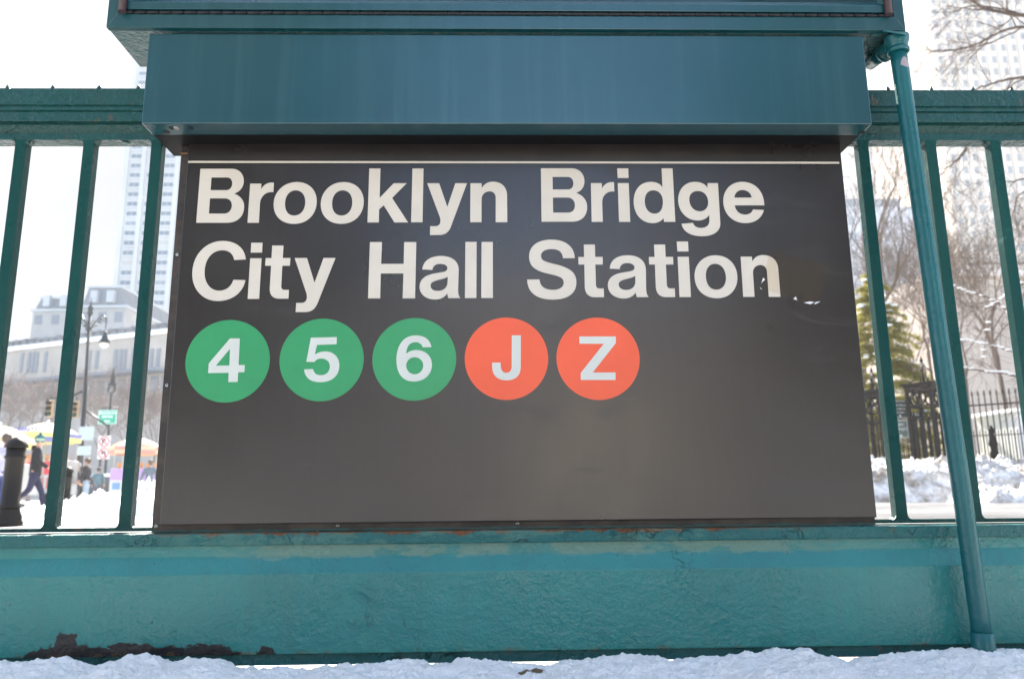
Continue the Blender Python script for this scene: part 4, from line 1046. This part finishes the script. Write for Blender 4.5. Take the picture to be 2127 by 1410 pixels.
def notice(px, py, w, h, y, m, label, lines, y2=0):
    p = at(px, py, y); e = empty('park_notice', p, label, 'sign', None, R(8))
    MB().box(-w/2, w/2, -.012, 0, -h/2, h/2).build('plate', m, e, .004)
    b = MB()
    for s_ in (-1, 1):
        b.box(s_*(w/2-.03)-.008, s_*(w/2-.03)+.008, -.015, -.0125, -h/2+.022, h/2-.022); b.box(-w/2+.0385, w/2-.0385, -.015, -.0125, s_*(h/2-.03)-.008, s_*(h/2-.03)+.008)
    b.build('border', m_pale, e)
    for tx, sz, zz_ in lines:
        o = link('lettering', text_mesh('lettering', tx, sz, .003), m_pale, e); o.location = (0.03, -.0145, zz_)
    l_ = MB().lathe([(.035, 0), (.035, .003)], n=14).build('emblem', m_pale, e); l_.rotation_euler = (R(90), 0, 0); l_.location = (0.03, -.0125, -h*.36)
notice(1866, 850, .60, .56, 23.3, m_note, 'dark green notice with white border, upper of the two on the iron pickets', [('Please follow', .085, .13), ('the rules in', .085, .02), ('this park', .085, -.09)])
notice(1868, 891, .60, .56, 23.2, m_note2, 'grey green park hours notice, lower of the two on the iron pickets', [('open', .13, .15), ('midnight', .13, .01)])
# white kiosk behind the fence, little iron post
kx = xr(2116, 900, 26.); ks = empty('kiosk', (kx, 26., 0), 'white boxy kiosk standing behind the iron fence', 'kiosk'); kz = zr(2100, 856, 26.)
mb = MB((kx, 26, 0)); mb.box(kx, kx+2.6, 26, 28.2, 0, kz); mb.build('body', mat('kiosk_white', (.74, .73, .70), .6), ks, .02)
mb = MB((kx, 26, 0)); mb.box(kx-.12, kx+2.72, 25.88, 28.32, kz+.002, kz+.14); mb.build('roof', m_snow, ks, .03)
mb = MB((kx, 26, 0)); mb.box(kx+.5, kx+2.1, 25.96, 25.998, .9, kz-.5); mb.build('shutter', m_pale, ks)
px_ = at(2061, 905, 21.9)
tag(MB((px_.x, 21.9, 0)).lathe([(.07, 0), (.07, 1.1), (.12, 1.15), (.12, 1.3), (.07, 1.45), (.13, 1.55), (.05, px_.z+.05), (.09, px_.z+.14), (.02, px_.z+.3)], (px_.x, 21.9, 0), 12).build('iron_post', m_iron), 'short black iron post with a ball top behind the snow bank', 'post').location = (px_.x, 21.9, 0)

# ================================================================== LEFT: BOLLARDS, LAMPS, SIGNALS, SIGNS
def bollard(px, y, h, label):
    x = xr(px, 1000, y); e = empty('bollard', (x, y, 0), label, 'bollard', 'bollards on the plaza'); k = h/1.08
    MB().lathe([(.165*k, 0), (.165*k, .05*k), (.15*k, .07*k), (.15*k, .10*k), (.118*k, .19*k), (.112*k, .22*k)], n=40, flute=(16, .10, 1, 4)).build('base', m_bol, e)
    MB().lathe([(.125*k, .221*k), (.125*k, .25*k), (.104*k, .262*k), (.104*k, .80*k), (.116*k, .815*k), (.122*k, .83*k), (.116*k, .845*k), (.106*k, .855*k), (.106*k, .945*k)], n=48, flute=(14, .07, 2, 3)).build('shaft', m_bol, e)
    MB().lathe([(.128*k, .946*k), (.130*k, .965*k), (.122*k, .985*k), (.09*k, 1.035*k), (.04*k, 1.07*k), (.003, 1.08*k)], n=32).build('cap', m_bol, e)
bollard(26, 9.9, 1.10, 'black fluted iron bollard with a domed cap, the larger and nearer one')
bollard(139, 18., 1.02, 'black iron bollard half hidden behind the railing bar, beside the couple')
# tall double-armed street lamp hung with pendants
yL = 40.; lx = xr(164, 1000, yL); lt = empty('street_lamp', (lx, yL, 0), 'tall ornate street lamp with scrolled arms and a hanging bell shaped lantern', 'street lamp')
zt_ = zr(186, 650, yL); lpx = xr(186, 660, yL)
mb = MB((lx, yL, 0)); mb.tube([(lx, yL, 0), (lx, yL, 1.2), (lx+.01, yL, 1.3), (lpx, yL, zt_)], [.19, .16, .12, .065], 12)
mb.lathe([(.10, 0), (.16, .08), (.10, .2), (.15, .35), (.05, .5), (.02, .75), (.01, .95)], (lpx, yL, zt_-.1), 12)
for z_ in (2.2, 4.2, zt_-1.6, zt_-.9): mb.lathe([(.08, -.06), (.125, 0), (.08, .06)], (lx+(lpx-lx)*z_/zt_, yL, z_), 12)
mb.build('pole', m_pole, lt)
mb = MB((lx, yL, 0)); ax_ = xr(222, 655, yL)
for s_, rr_ in ((1, ax_-lpx), (-1, .55)):
    mb.tube([(lpx, yL, zt_-1.1), (lpx+s_*rr_*.3, yL, zt_-.55), (lpx+s_*rr_*.75, yL, zt_-.1), (lpx+s_*rr_, yL, zt_-.25), (lpx+s_*rr_, yL, zt_-.6)], .035, 8)
    mb.tube([(lpx+s_*rr_*.28*(1+.5*math.cos(a)), yL, zt_-.55+.16*math.sin(a)) for a in [k*.6 for k in range(11)]], .022, 6)
    mb.tube([(lpx+s_*rr_*.72+.10*math.cos(a), yL, zt_-.42+.13*math.sin(a)) for a in [k*.6 for k in range(10)]], .020, 6)
    for k in range(6): mb.sphere((lpx+s_*rr_*(.15+.15*k), yL-.04, zt_-.9+.13*k+.04*math.sin(k*2)), .055, 8)
mb.build('arm', m_pole, lt)
zl = zr(218, 712, yL)
mb = MB((lx, yL, 0)); mb.tube([(ax_, yL, zt_-.6), (ax_, yL, zl+.55)], .025, 8)
mb.lathe([(.05, .6), (.10, .55), (.07, .48), (.13, .38), (.16, .25), (.29, .02), (.30, -.02)], (ax_, yL, zl), 18); mb.build('lantern_hood', m_pole, lt)
mb = MB((lx, yL, 0)); mb.sphere((ax_, yL, zl-.06), .22, 16, 0, (1, 1, .95)); mb.build('globe', mat('lamp_globe', (.75, .70, .60), .2), lt)
# lantern post carrying the street sign
yN = 43.; nx_ = xr(226, 900, yN); ln_ = empty('lantern_post', (nx_, yN, 0), 'thin post with a ring headed lantern above the green bridge sign', 'lamp post')
zr1 = zr(232, 808, yN); ntx = xr(233, 800, yN)
mb = MB((nx_, yN, 0)); mb.tube([(nx_, yN, 0), (nx_, yN, 1), (ntx, yN, zr1-.25)], [.11, .07, .05], 10); mb.build('pole', m_pole, ln_)
mb = MB((nx_, yN, 0)); mb.tube([(ntx+.19*math.cos(a), yN, zr1+.19*math.sin(a)) for a in [k*.3142 for k in range(21)]], .05, 8)
mb.lathe([(.22, .16), (.20, .30), (.10, .38), (.13, .48), (.10, .60), (.13, .68), (.06, .80), (.03, 1.15)], (ntx, yN, zr1), 14); mb.build('lantern', m_pole, ln_)
mb = MB((nx_, yN, 0)); zb_ = zr(225, 847, yN); mb.tube([(xr(208, 847, yN), yN, zb_), (xr(246, 847, yN), yN, zb_)], .035, 6); mb.build('bracket', m_pole, ln_)
sgp = at(223.5, 866, yN-.1); bs_ = empty('bridge_sign', sgp, 'green road sign for the bridge with white border and arrow', 'road sign')
sw, sh_ = 38*yN/1600, 29*yN/1600
MB().box(-sw/2, sw/2, -.02, 0, -sh_/2, sh_/2).build('plate', mat('road_sign_green', (.015, .30, .17), .35), bs_, .004)
mw_ = mat('road_sign_white', (.8, .8, .8), .4)
b = MB(); q = .035
for s_ in (-1, 1):
    b.box(s_*(sw/2-q)-.012, s_*(sw/2-q)+.012, -.024, -.0205, -sh_/2+q-.012, sh_/2-q+.012); b.box(-sw/2+q+.0125, sw/2-q-.0125, -.024, -.0205, s_*(sh_/2-q)-.012, s_*(sh_/2-q)+.012)
b.build('border', mw_, bs_)
for tx, z_ in (('BROOKLYN', .21), ('BRIDGE', .015)):
    o = link('lettering', text_mesh('lettering', tx, .17, .004, .004), mw_, bs_); o.location = (0, -.0235, z_)
b = MB(); b.prism([(-.16, -.22), (-.06, -.15), (-.06, -.195), (.16, -.195), (.16, -.245), (-.06, -.245), (-.06, -.29)], 'y', -.0245, -.0205); b.build('arrow', mw_, bs_)
# traffic signals on a mast
yS = 37.; mxp = xr(170, 900, yS); ms = empty('traffic_mast', (mxp, yS, 0), 'steel traffic signal mast with a long arm and a diagonal brace', 'traffic mast')
mb = MB((mxp, yS, 0)); mb.tube([(mxp, yS, 0), (mxp, yS, zr(172, 800, yS))], [.12, .09], 12); mb.build('pole', m_pole, ms)
mb = MB((mxp, yS, 0)); mb.tube([at(172, 812, yS), at(150, 822, yS), at(98, 830, yS)], [.07, .06, .05], 8); mb.tube([at(176, 850, yS), at(225, 886, yS)], .045, 8); mb.build('arm', m_pole, ms)
m_sig = mat('signal_yellow', (.40, .28, .15), .5)
def signal(px, py, y, label):
    p = at(px, py, y); e = empty('traffic_light', p, label, 'traffic light'); e.scale = (.78,)*3
    MB().box(-.14, .14, -.08, .14, -.52, .52).build('housing', m_sig, e, .03)
    for z_, c in ((.34, (.05, .01, .01)), (0, (.06, .04, .01)), (-.34, (.01, .22, .12))):
        l_ = MB().sphere((0, 0, 0), .11, 12, 0, (1, .3, 1)).build('lens', mat('signal_lens', c, .3), e); l_.location = (-.02, -.085, z_)
        v_ = MB().tube([(0, -.08, z_+.01), (0, -.26, z_-.01)], .135, 12, caps=False).build('visor', m_iron, e)
    MB().tube([(0, 0, .52), (0, 0, .75)], .03, 8).build('hanger', m_pole, e)
signal(104, 848, 36.6, 'yellow three lens traffic light with its green lens showing, hung near the yellow umbrella')
signal(157, 850, 36.8, 'yellow traffic light hanging beside the mast, seen from behind the bar')
m_back = mat('sign_back', (.42, .47, .46), .5, .4)
def plate(px0, px1, r0, r1, y, label):
    a, b = at(px0, r0, y), at(px1, r1, y); c = (a+b)/2
    e = empty('sign_plate', c, label, 'road sign'); MB().box(-(b.x-a.x)/2, (b.x-a.x)/2, -.01, .01, -(a.z-b.z)/2, (a.z-b.z)/2).build('plate', m_back, e, .004)
    MB().box(-(b.x-a.x)/2, (b.x-a.x)/2, .0105, .04, -.03, .03).build('rear_channel', m_pole, e)
plate(165, 194, 886, 914, 36.5, 'blank grey metal sign back on the mast, upper of two')
plate(160, 188, 926, 945, 36.4, 'blank grey metal sign back on the mast, lower of two')
m_red = mat('sign_red', (.55, .05, .05), .4)
def noturn(px, r0, r1, y, label, curve):
    z0_, z1_ = zr(px, r0, y), zr(px, r1, y); c = Vector((xr(px, (r0+r1)/2, y), y, (z0_+z1_)/2)); w = 24*y/1600; h = z0_-z1_
    e = empty('prohibition_sign', c, label, 'road sign'); MB().box(-w/2, w/2, -.012, 0, -h/2, h/2).build('plate', mw_, e, .003)
    MB().tube([(.40*w*math.cos(k*.2618), -.018, .40*w*math.sin(k*.2618)) for k in range(25)], .026, 6).build('ring', m_red, e)
    MB().tube([(-.28*w, -.019, .28*w), (.28*w, -.019, -.28*w)], .026, 6).build('slash', m_red, e)
    MB().tube(curve, .03, 6).build('arrow', m_iron, e)
yW = 38.; wpx = xr(206, 960, yW)
tag(MB((wpx, yW+.06, 0)).tube([(wpx, yW+.06, 0), (wpx, yW+.06, zr(214, 902, yW))], .035, 8).build('sign_post', m_pole), 'thin grey post carrying the two white prohibition signs', 'sign post').location = (wpx, yW+.06, 0)
noturn(217, 905, 929, yW, 'white road sign with a plain red ring and slash, upper of two', [(-.08, -.0155, -.14), (-.08, -.0155, .06), (0, -.0155, .12), (.10, -.0155, .06)])
noturn(215.5, 930, 953, yW-.01, 'white road sign with a red ring over a curved arrow, lower of two', [(.08, -.0155, -.16), (.08, -.0155, .04), (0, -.0155, .12), (-.08, -.0155, .04), (-.08, -.0155, -.06)])
# low grey wall with snow on top
yWl = 41.; w0, w1 = xr(150, 1000, yWl), xr(345, 1000, yWl)
lw = empty('planter_wall', (w0, yWl, 0), 'low dark planter wall topped with a line of snow behind the couple', 'wall'); zw_ = zr(230, 990, yWl)
mb = MB((w0, yWl, 0)); mb.box(w0, w1, yWl, yWl+1.2, 0, zw_); mb.build('wall', stone('planter_stone', (.13, .13, .13), 2.), lw)
mb = MB((w0, yWl, 0)); mb.box(w0-.03, w1+.03, yWl-.05, yWl+1.25, zw_+.002, zw_+.16); mb.build('snow_top', m_snow, lw, .05, 3)
mb = MB((w0, yWl, 0)); mb.box(w0, w1, yWl-.7, yWl-.003, 0, .42); mb.build('step', stone('planter_step', (.2, .2, .19), 2.), lw)

# ================================================================== FOOD CARTS AND UMBRELLAS
def umbrella(px, rtop, rrim, y, dia, cols, label, vcols=None, text=None):
    x = xr(px, rrim, y); zt = zr(px, rtop, y); zb = zr(px, rrim, y); e = empty('cart_umbrella', (x, y, 0), label, 'umbrella')
    mats_ = [mat('umbrella_panel', c, .7) for c in cols]
    for m_ in mats_:
        t = NT(m_); tr = t.n('ShaderNodeBsdfTranslucent'); tr.inputs[0].default_value = m_.node_tree.nodes['Principled BSDF'].inputs[0].default_value; mx = t.n('ShaderNodeMixShader'); mx.inputs[0].default_value = .5
        t.l(t.b.outputs[0], mx.inputs[1]); t.l(tr.outputs[0], mx.inputs[2]); t.l(mx.outputs[0], t.t.nodes['Material Output'].inputs[0])
    r = dia/2; mb = MB((x, y, 0)); ng = 8; sub = 4; rings = 7; N = ng*sub
    vs = []
    for j in range(rings+1):
        u = j/rings
        for k in range(N):
            a = 2*math.pi*(k+.5*sub)/N; sc = 1-.05*u*(1-abs(((k % sub)/sub)-.5)*2)
            vs.append((x+r*u*math.cos(a)*sc, y+r*u*math.sin(a)*sc, zb+(zt-zb)*(1-u**1.9)-.0))
    fs = [(j*N+k, j*N+(k+1) % N, (j+1)*N+(k+1) % N, (j+1)*N+k) for j in range(rings) for k in range(N)]
    b0 = len(mb.f); mb.add(vs, fs, 0, True)
    for i, f in enumerate(fs): mb.m[b0+i] = ((i % N)//sub) % len(cols)
    mb.build('canopy', mats_, e)
    vm = [mat('umbrella_valance', c, .7) for c in (vcols or cols)]
    mb = MB((x, y, 0)); vs = []
    for j in range(3):
        for k in range(N):
            a = 2*math.pi*(k+.5*sub)/N; sc = 1-.05*(1-abs(((k % sub)/sub)-.5)*2)
            vs.append((x+(r+.004)*math.cos(a)*sc, y+(r+.004)*math.sin(a)*sc, zb+.06-(.28 if vcols else .14)*j/2-(.03 if j == 2 and k % sub else 0)))
    fs = [(j*N+k, j*N+(k+1) % N, (j+1)*N+(k+1) % N, (j+1)*N+k) for j in range(2) for k in range(N)]
    mb.add(vs, fs, 0, True)
    for i in range(len(fs)): mb.m[i] = ((i % N)//sub+i//N) % len(vm)
    mb.build('valance', vm, e)
    mb = MB((x, y, 0)); mb.tube([(x, y, .4), (x, y, zt+.05)], .025, 8); mb.build('pole', m_steel, e)
    mb = MB((x, y, 0)); mb.sphere((x, y, zt+.05), .06, 8); mb.build('finial', mw_, e)
    if text:
        o = link('lettering', text_mesh('lettering', text, .20, .004, .004), mat('umbrella_blue', (.04, .06, .40), .6), e); o.location = (-.1, -r*.99-.02, zb+.16-0); o.rotation_euler = (R(-24), 0, 0)
    return x
YEL, BLU, WHT, RED, ORG = (.74, .60, .20), (.20, .21, .42), (.72, .70, .65), (.52, .26, .21), (.66, .46, .30)
umbrella(-4, 884, 915, 24., 1.9, [WHT, ORG], 'pale orange and white cart umbrella at the edge above the iron bollard', [ORG, WHT, YEL])
umbrella(97, 878, 906, 28., 2.2, [WHT, (.80, .74, .50)], 'white and yellow cart umbrella with a lettered blue and yellow valance', [YEL, BLU, YEL], 'SABRETT')
umbrella(283, 909, 932, 33., 2.15, [ORG, WHT, RED, WHT], 'orange red and white cart umbrella standing beyond the snow heap', [ORG, RED])
def cart(px, y, w, h, col, label, trim, text=None):
    x = xr(px, 1000, y); e = empty('food_cart', (x, y, 0), label, 'food cart')
    MB().box(-w/2, w/2, -.45, .45, .42, h).build('body', mat('cart_steel', (.50, .50, .50), .35, .6), e, .02)
    MB().box(-w/2, w/2, -.47, -.4505, h-.5, h-.03).build('banner', mat('cart_banner', col, .5), e)
    MB().box(-w/2+.05, w/2-.05, -.40, .40, h+.62, h+.68).build('canopy', mat('cart_canopy', trim, .6), e, .01)
    for sx_ in (-1, 1):
        for sy_ in (-1, 1): MB().box(sx_*(w/2-.08)-.015, sx_*(w/2-.08)+.015, sy_*.37-.015, sy_*.37+.015, h+.001, h+.62).build('post', m_steel, e)
        wl = MB().tube([(sx_*w*.3, -.50, .25), (sx_*w*.3, -.42, .25)], .25, 20).build('wheel', m_iron, e)
    mb = MB()
    for k in range(6): mb.lathe([(.09, 0), (.10, .18), (.05, .24)], (-w*.4+w*.16*k, -.1, h+.002), 10)
    mb.build('jar', mat('cart_jars', (.6, .3, .15), .3), e)
    for k in range(4):
        MB().box(-w/2+.12+k*w*.22, -w/2+.12+k*w*.22+w*.17, -.462, -.4508, .62, h-.6).build('menu_panel', mat('menu', random.choice([(.6, .1, .08), (.7, .6, .3), (.15, .3, .5), (.6, .6, .58)]), .5), e)
    if text:
        o = link('lettering', text_mesh('lettering', text, .34, .004, .006), mat('cart_letter', (.20, .14, .75), .4), e); o.location = (-.25, -.474, h-.27)
cart(85, 28.6, 2.1, 1.62, (.70, .07, .09), 'steel food cart with a red banner under the yellow umbrella', (.55, .45, .15), 'S D')
cart(6, 24.8, 1.6, 1.35, (.75, .55, .30), 'steel food cart with an ochre banner under the pale orange umbrella', (.6, .5, .3))
cart(285, 33.8, 1.9, 1.5, (.45, .30, .62), 'steel food cart with a lilac banner under the orange umbrella', (.7, .5, .3))

# ================================================================== PEOPLE
SKIN = mat('skin', (.52, .30, .21), .55)
def skin_obj(name, chains, m, parent, sub=1):
    """chains: list of [(point, radius), ...]; the first point of a later chain may be an index tuple (chain, i) it grows from"""
    bm = bmesh.new(); lay = bm.verts.layers.skin.verify(); V = []
    for ci, ch in enumerate(chains):
        row = []
        for k, it in enumerate(ch):
            if k == 0 and isinstance(it[0], int): row.append(V[it[0]][it[1]]); continue
            v = bm.verts.new(it[0]); v[lay].radius = (it[1], it[1]) if not isinstance(it[1], tuple) else it[1]
            if ci == 0 and k == 0: v[lay].use_root = True
            row.append(v)
            if k: bm.edges.new((row[k-1], v))
        V.append(row)
    me = bpy.data.meshes.new(name); bm.to_mesh(me); bm.free()
    o = bpy.data.objects.new('tmp', me); COL.objects.link(o)
    o.modifiers.new('s', 'SKIN').use_smooth_shade = True
    sm_ = o.modifiers.new('d', 'SUBSURF'); sm_.levels = sm_.render_levels = sub
    dg = bpy.context.evaluated_depsgraph_get(); dg.update()
    r = bpy.data.meshes.new_from_object(o.evaluated_get(dg)); r.name = name
    bpy.data.objects.remove(o); bpy.data.meshes.remove(me)
    for p in r.polygons: p.use_smooth = True
    return link(name, r, m, parent)
def person(px, y, h, face, label, jacket, trousers, hat=None, hair=(.06, .04, .03), stride=.0, long_coat=False, arms=((.10, .05), (.10, .05)), bag=None, hat2=None, hood=False):
    """stands at pixel column px, y metres out; face = heading angle; stride = half step in metres; arms = (forward, out) of each hand"""
    x = xr(px, 1000, y); e = empty('person', (x, y, 0), label, 'person', None, face); k = h/1.75
    S = lambda a, b, c: Vector((a*k, b*k, c*k))      # local: +Y forward, +X to the person's right
    hip, chest, neck = S(0, 0, .93), S(0, .02, 1.28), S(0, .03, 1.48)
    f = stride; knee = lambda s, ph: S(s*.085, ph*.5+.05*(abs(ph) > .05), .49+.03*(ph < 0)); foot = lambda s, ph: S(s*.085, ph*(1.0 if ph > 0 else 1.25), .085+(.16 if ph < -.1 else 0))
    L_ = [(-1, f), (1, -f)]
    sk = []
    sh = {s: S(s*.175, .01, 1.42) for s in (-1, 1)}
    arm = {}
    for s, (fw_, ot_) in zip((-1, 1), arms):
        el = S(s*(.23+ot_*.5), -.03+fw_*.35, 1.16); wr = S(s*(.22+ot_), .05+fw_, .93+max(0, fw_-.1)*.7); arm[s] = (el, wr)
    body = [[(hip, .11*k), (S(0, .0, 1.10), .10*k), (chest, .125*k), (neck, .055*k), (S(0, .035, 1.545), .055*k), (S(0, .05, 1.63), (.078*k, .09*k)), (S(0, .04, 1.70), (.066*k, .075*k))]]
    for s, ph in L_: body.append([(0, 0), (S(s*.085, 0, .88), .085*k), (knee(s, ph), .055*k), (foot(s, ph), .038*k), (foot(s, ph)+S(0, .12, -.045), .032*k)])
    for s in (-1, 1):
        el, wr = arm[s]; body.append([(0, 2), (sh[s], .055*k), (el, .04*k), (wr, .028*k), (wr+(wr-el).normalized()*.07*k, (.034*k, .018*k))])
        hd = wr+(wr-el).normalized()*.08*k; dn = (wr-el).normalized(); ci = len(body)-1
        for q in range(4): body.append([(ci, 4), (hd+S(0, (q-1.5)*.018, 0)+dn*.035*k, .009*k), (hd+S(-s*.008, (q-1.5)*.019, 0)+dn*(.075-.008*abs(q-1.2))*k, .0075*k)])
        body.append([(ci, 4), (hd+S(-s*.012, .038, 0)+dn*.005*k, .010*k), (hd+S(-s*.018, .05, 0)+dn*.035*k, .008*k)])
    b = skin_obj('body', body, SKIN, e)
    # face: nose, ears, mouth and eyes on the head
    hm = MB(); hm.sphere(S(0, .135, 1.625), .016*k, 8, 0, (1, 1.2, 1.4)); hm.sphere(S(.078, .045, 1.62), .022*k, 8, 0, (.5, 1, 1.4)); hm.sphere(S(-.078, .045, 1.62), .022*k, 8, 0, (.5, 1, 1.4)); hm.build('face', SKIN, e)
    hm = MB(); hm.sphere(S(.032, .122, 1.652), .010*k, 8); hm.sphere(S(-.032, .122, 1.652), .010*k, 8); hm.box(-.022*k, .022*k, .118*k, .126*k, 1.578*k, 1.585*k); hm.build('eyes_and_mouth', mat('eye_dark', (.05, .02, .02), .4), e)
    # clothing
    mt_ = mat('trousers', trousers, .85); mj = mat('jacket', jacket, .85)
    for m_ in (mt_, mj):
        t = NT(m_); b_ = tuple(m_.node_tree.nodes['Principled BSDF'].inputs[0].default_value)[:3]
        t.color(t.mix(t.ramp(t.noise(9, 5), [(.3, 0.), (.7, 1.)]), tuple(v*.75 for v in b_), tuple(min(1, v*1.25) for v in b_)))
    tr = [[(S(0, 0, .99), .135*k), (S(0, 0, .90), .125*k)]]
    for s, ph in L_: tr.append([(0, 1), (S(s*.088, 0, .84), .098*k), (knee(s, ph), .070*k), (foot(s, ph)+S(0, -.01, .03), .052*k)])
    skin_obj('trousers', tr, mt_, e)
    lo = .62 if long_coat else .80
    jk = [[(S(0, .01, 1.0), (.160*k, .135*k)), (S(0, .01, lo), (.170*k, .150*k))], [(0, 0), (S(0, .015, 1.16), (.155*k, .135*k)), (S(0, .02, 1.33), (.165*k, .135*k)), (S(0, .02, 1.435), (.10*k, .085*k))]]
    for s in (-1, 1):
        el, wr = arm[s]; jk.append([(1, 2), (sh[s]+S(0, 0, -.01), .082*k), (el, .064*k), (wr, .050*k)])
    if hood: jk.append([(1, 3), (S(0, -.07, 1.47), .075*k), (S(0, -.10, 1.40), .06*k)])
    skin_obj('jacket', jk, mj, e)
    sb_ = MB()
    for s, ph in L_:
        p = foot(s, ph); sb_.tube([p+S(0, -.06, -.02), p+S(0, .02, -.03), p+S(0, .13, -.055), p+S(0, .19, -.06)], [.040*k, .048*k, .045*k, .028*k], 10)
    sb_.build('shoes', mat('shoes', (.03, .02, .025), .5), e)
    if hat:
        hb_ = MB(); c = S(0, .035, 1.675); hb_.sphere(c, .108*k, 16, 0, (1, 1.1, .95)); q = hb_.build('hat', mat('hat', hat, .9), e)
        hb_ = MB(); hb_.lathe([(.105*k, -.03*k), (.114*k, -.01*k), (.112*k, .025*k)], c+S(0, 0, -.01), 20); hb_.build('hat_band', mat('hat_band', hat2 or hat, .9), e)
        if hat2: hb_ = MB(); hb_.sphere(c+S(0, 0, .118), .036*k, 10); hb_.build('pompom', mat('hat_pompom', hat, .9), e)
    else:
        hb_ = MB(); hb_.sphere(S(0, .020, 1.672), .096*k, 16, 0, (1, 1.12, .98)); hb_.sphere(S(0, -.02, 1.62), .080*k, 12, 0, (1, .8, 1)); hb_.build('hair', mat('hair', hair, .6), e)
    if bag:
        bx_ = empty('shoulder_bag', (x, y, 0), bag, 'bag', None, face); MB().box(.17*k, .30*k, -.14*k, .18*k, .78*k, .98*k).build('pouch', mat('bag_dark', (.05, .045, .045), .5), bx_, .03, 3)
        MB().tube([S(.235, -.10, .98), S(.20, -.03, 1.30), S(-.02, .165, 1.40), S(-.05, .16, 1.44), S(.0, .17, 1.36), S(.235, .14, .98)], .012*k, 6).build('strap', mat('bag_strap', (.05, .045, .045), .5), bx_)
    return e
NAVY, BLK = (.022, .021, .055), (.010, .009, .011)
person(70, 17.4, 1.68, R(-62), 'person in black hooded jacket and bobble hat striding past the bollard', BLK, NAVY, (.02, .14, .16), stride=.24, arms=((-.05, .05), (.22, .06)), hat2=(.35, .42, .30), hood=True)
person(3, 17.0, 1.70, R(10), 'person in a pale lilac coat and blue jeans partly hidden by the near bollard', (.42, .40, .48), (.06, .08, .22), stride=.10, long_coat=False)
person(158, 30., 1.58, R(-70), 'person in a grey knit cap and dark coat facing the bag carrier', (.05, .05, .055), (.35, .40, .45), (.40, .36, .36), long_coat=True)
person(180, 29., 1.72, R(95), 'person with short brown hair in a black jacket and pale jeans, carrying a shoulder bag', (.035, .033, .038), (.35, .42, .50), None, (.10, .06, .035), bag='black shoulder bag worn by the person in the black jacket')
person(203, 35., 1.60, R(20), 'person in a dull teal coat standing just behind the person with the bag', (.10, .17, .20), (.10, .10, .12), None, (.05, .04, .03))
person(310, 28., 1.60, R(40), 'person in a slate grey coat beside the orange umbrella and snow heap', (.13, .16, .19), (.05, .05, .06), None, (.12, .09, .07), long_coat=True)

# ================================================================== REFLECTION BLOCKS: unseen, added behind the camera for the glossy paint to mirror
def block(x0, x1, y0, y1, h, label, m):
    e = empty('reflection_block', (x0, y1, 0), label, 'building')
    w = MB((x0, y1, 0)); w.box(x0, x1, y0, y1, 0, h); w.build('wall', m, e)
    w = MB((x0, y1, 0)); w.box(x0-.3, x1+.3, y1+.002, y1+.6, h-1.2, h); w.build('cornice', m, e)
    wn_ = MB().box(-.7, .7, -.05, .06, -1.1, 1.1).mesh('window'); wn_.materials.append(m_glass2)
    for j in range(int(h/3.6)-1):
        for k in range(int((x1-x0)/6)):
            o = link('window', wn_, [], e); o.location = (3+6*k, 0, 3+3.6*j)
m_refl_dark = stone('reflection_dark', (.016, .013, .012), .6)
block(-13, 34, -84, -70, 19, 'pale block added behind the camera, in the gap, for the sign to reflect', stone('reflection_pale', (.74, .63, .50), .4))  # unseen, added to give the sign's lower centre a bright reflection
block(-46, -7.5, -46, -31, 34, 'dark block added behind the camera for the glossy paint to reflect, west of the gap', m_refl_dark)  # unseen pair, added so the ends of the fascia reflect something dark
block(15, 50, -50, -34, 30, 'dark block added behind the camera for the glossy paint to reflect, east of the gap', m_refl_dark)

# ================================================================== THE AIR: thin bright winter haze round everything
hm_ = bpy.data.materials.new('winter_haze'); hm_.use_nodes = True
ht = hm_.node_tree; ht.nodes.clear()
ho = ht.nodes.new('ShaderNodeOutputMaterial'); pv = ht.nodes.new('ShaderNodeVolumePrincipled')
pv.inputs['Color'].default_value = (1, .985, .965, 1); pv.inputs['Density'].default_value = .00105; pv.inputs['Anisotropy'].default_value = .05
ht.links.new(pv.outputs[0], ho.inputs['Volume'])
hz_ = MB().box(-345, 345, -100, 345, -1, 186).build('haze', hm_); hz_['kind'] = 'stuff'
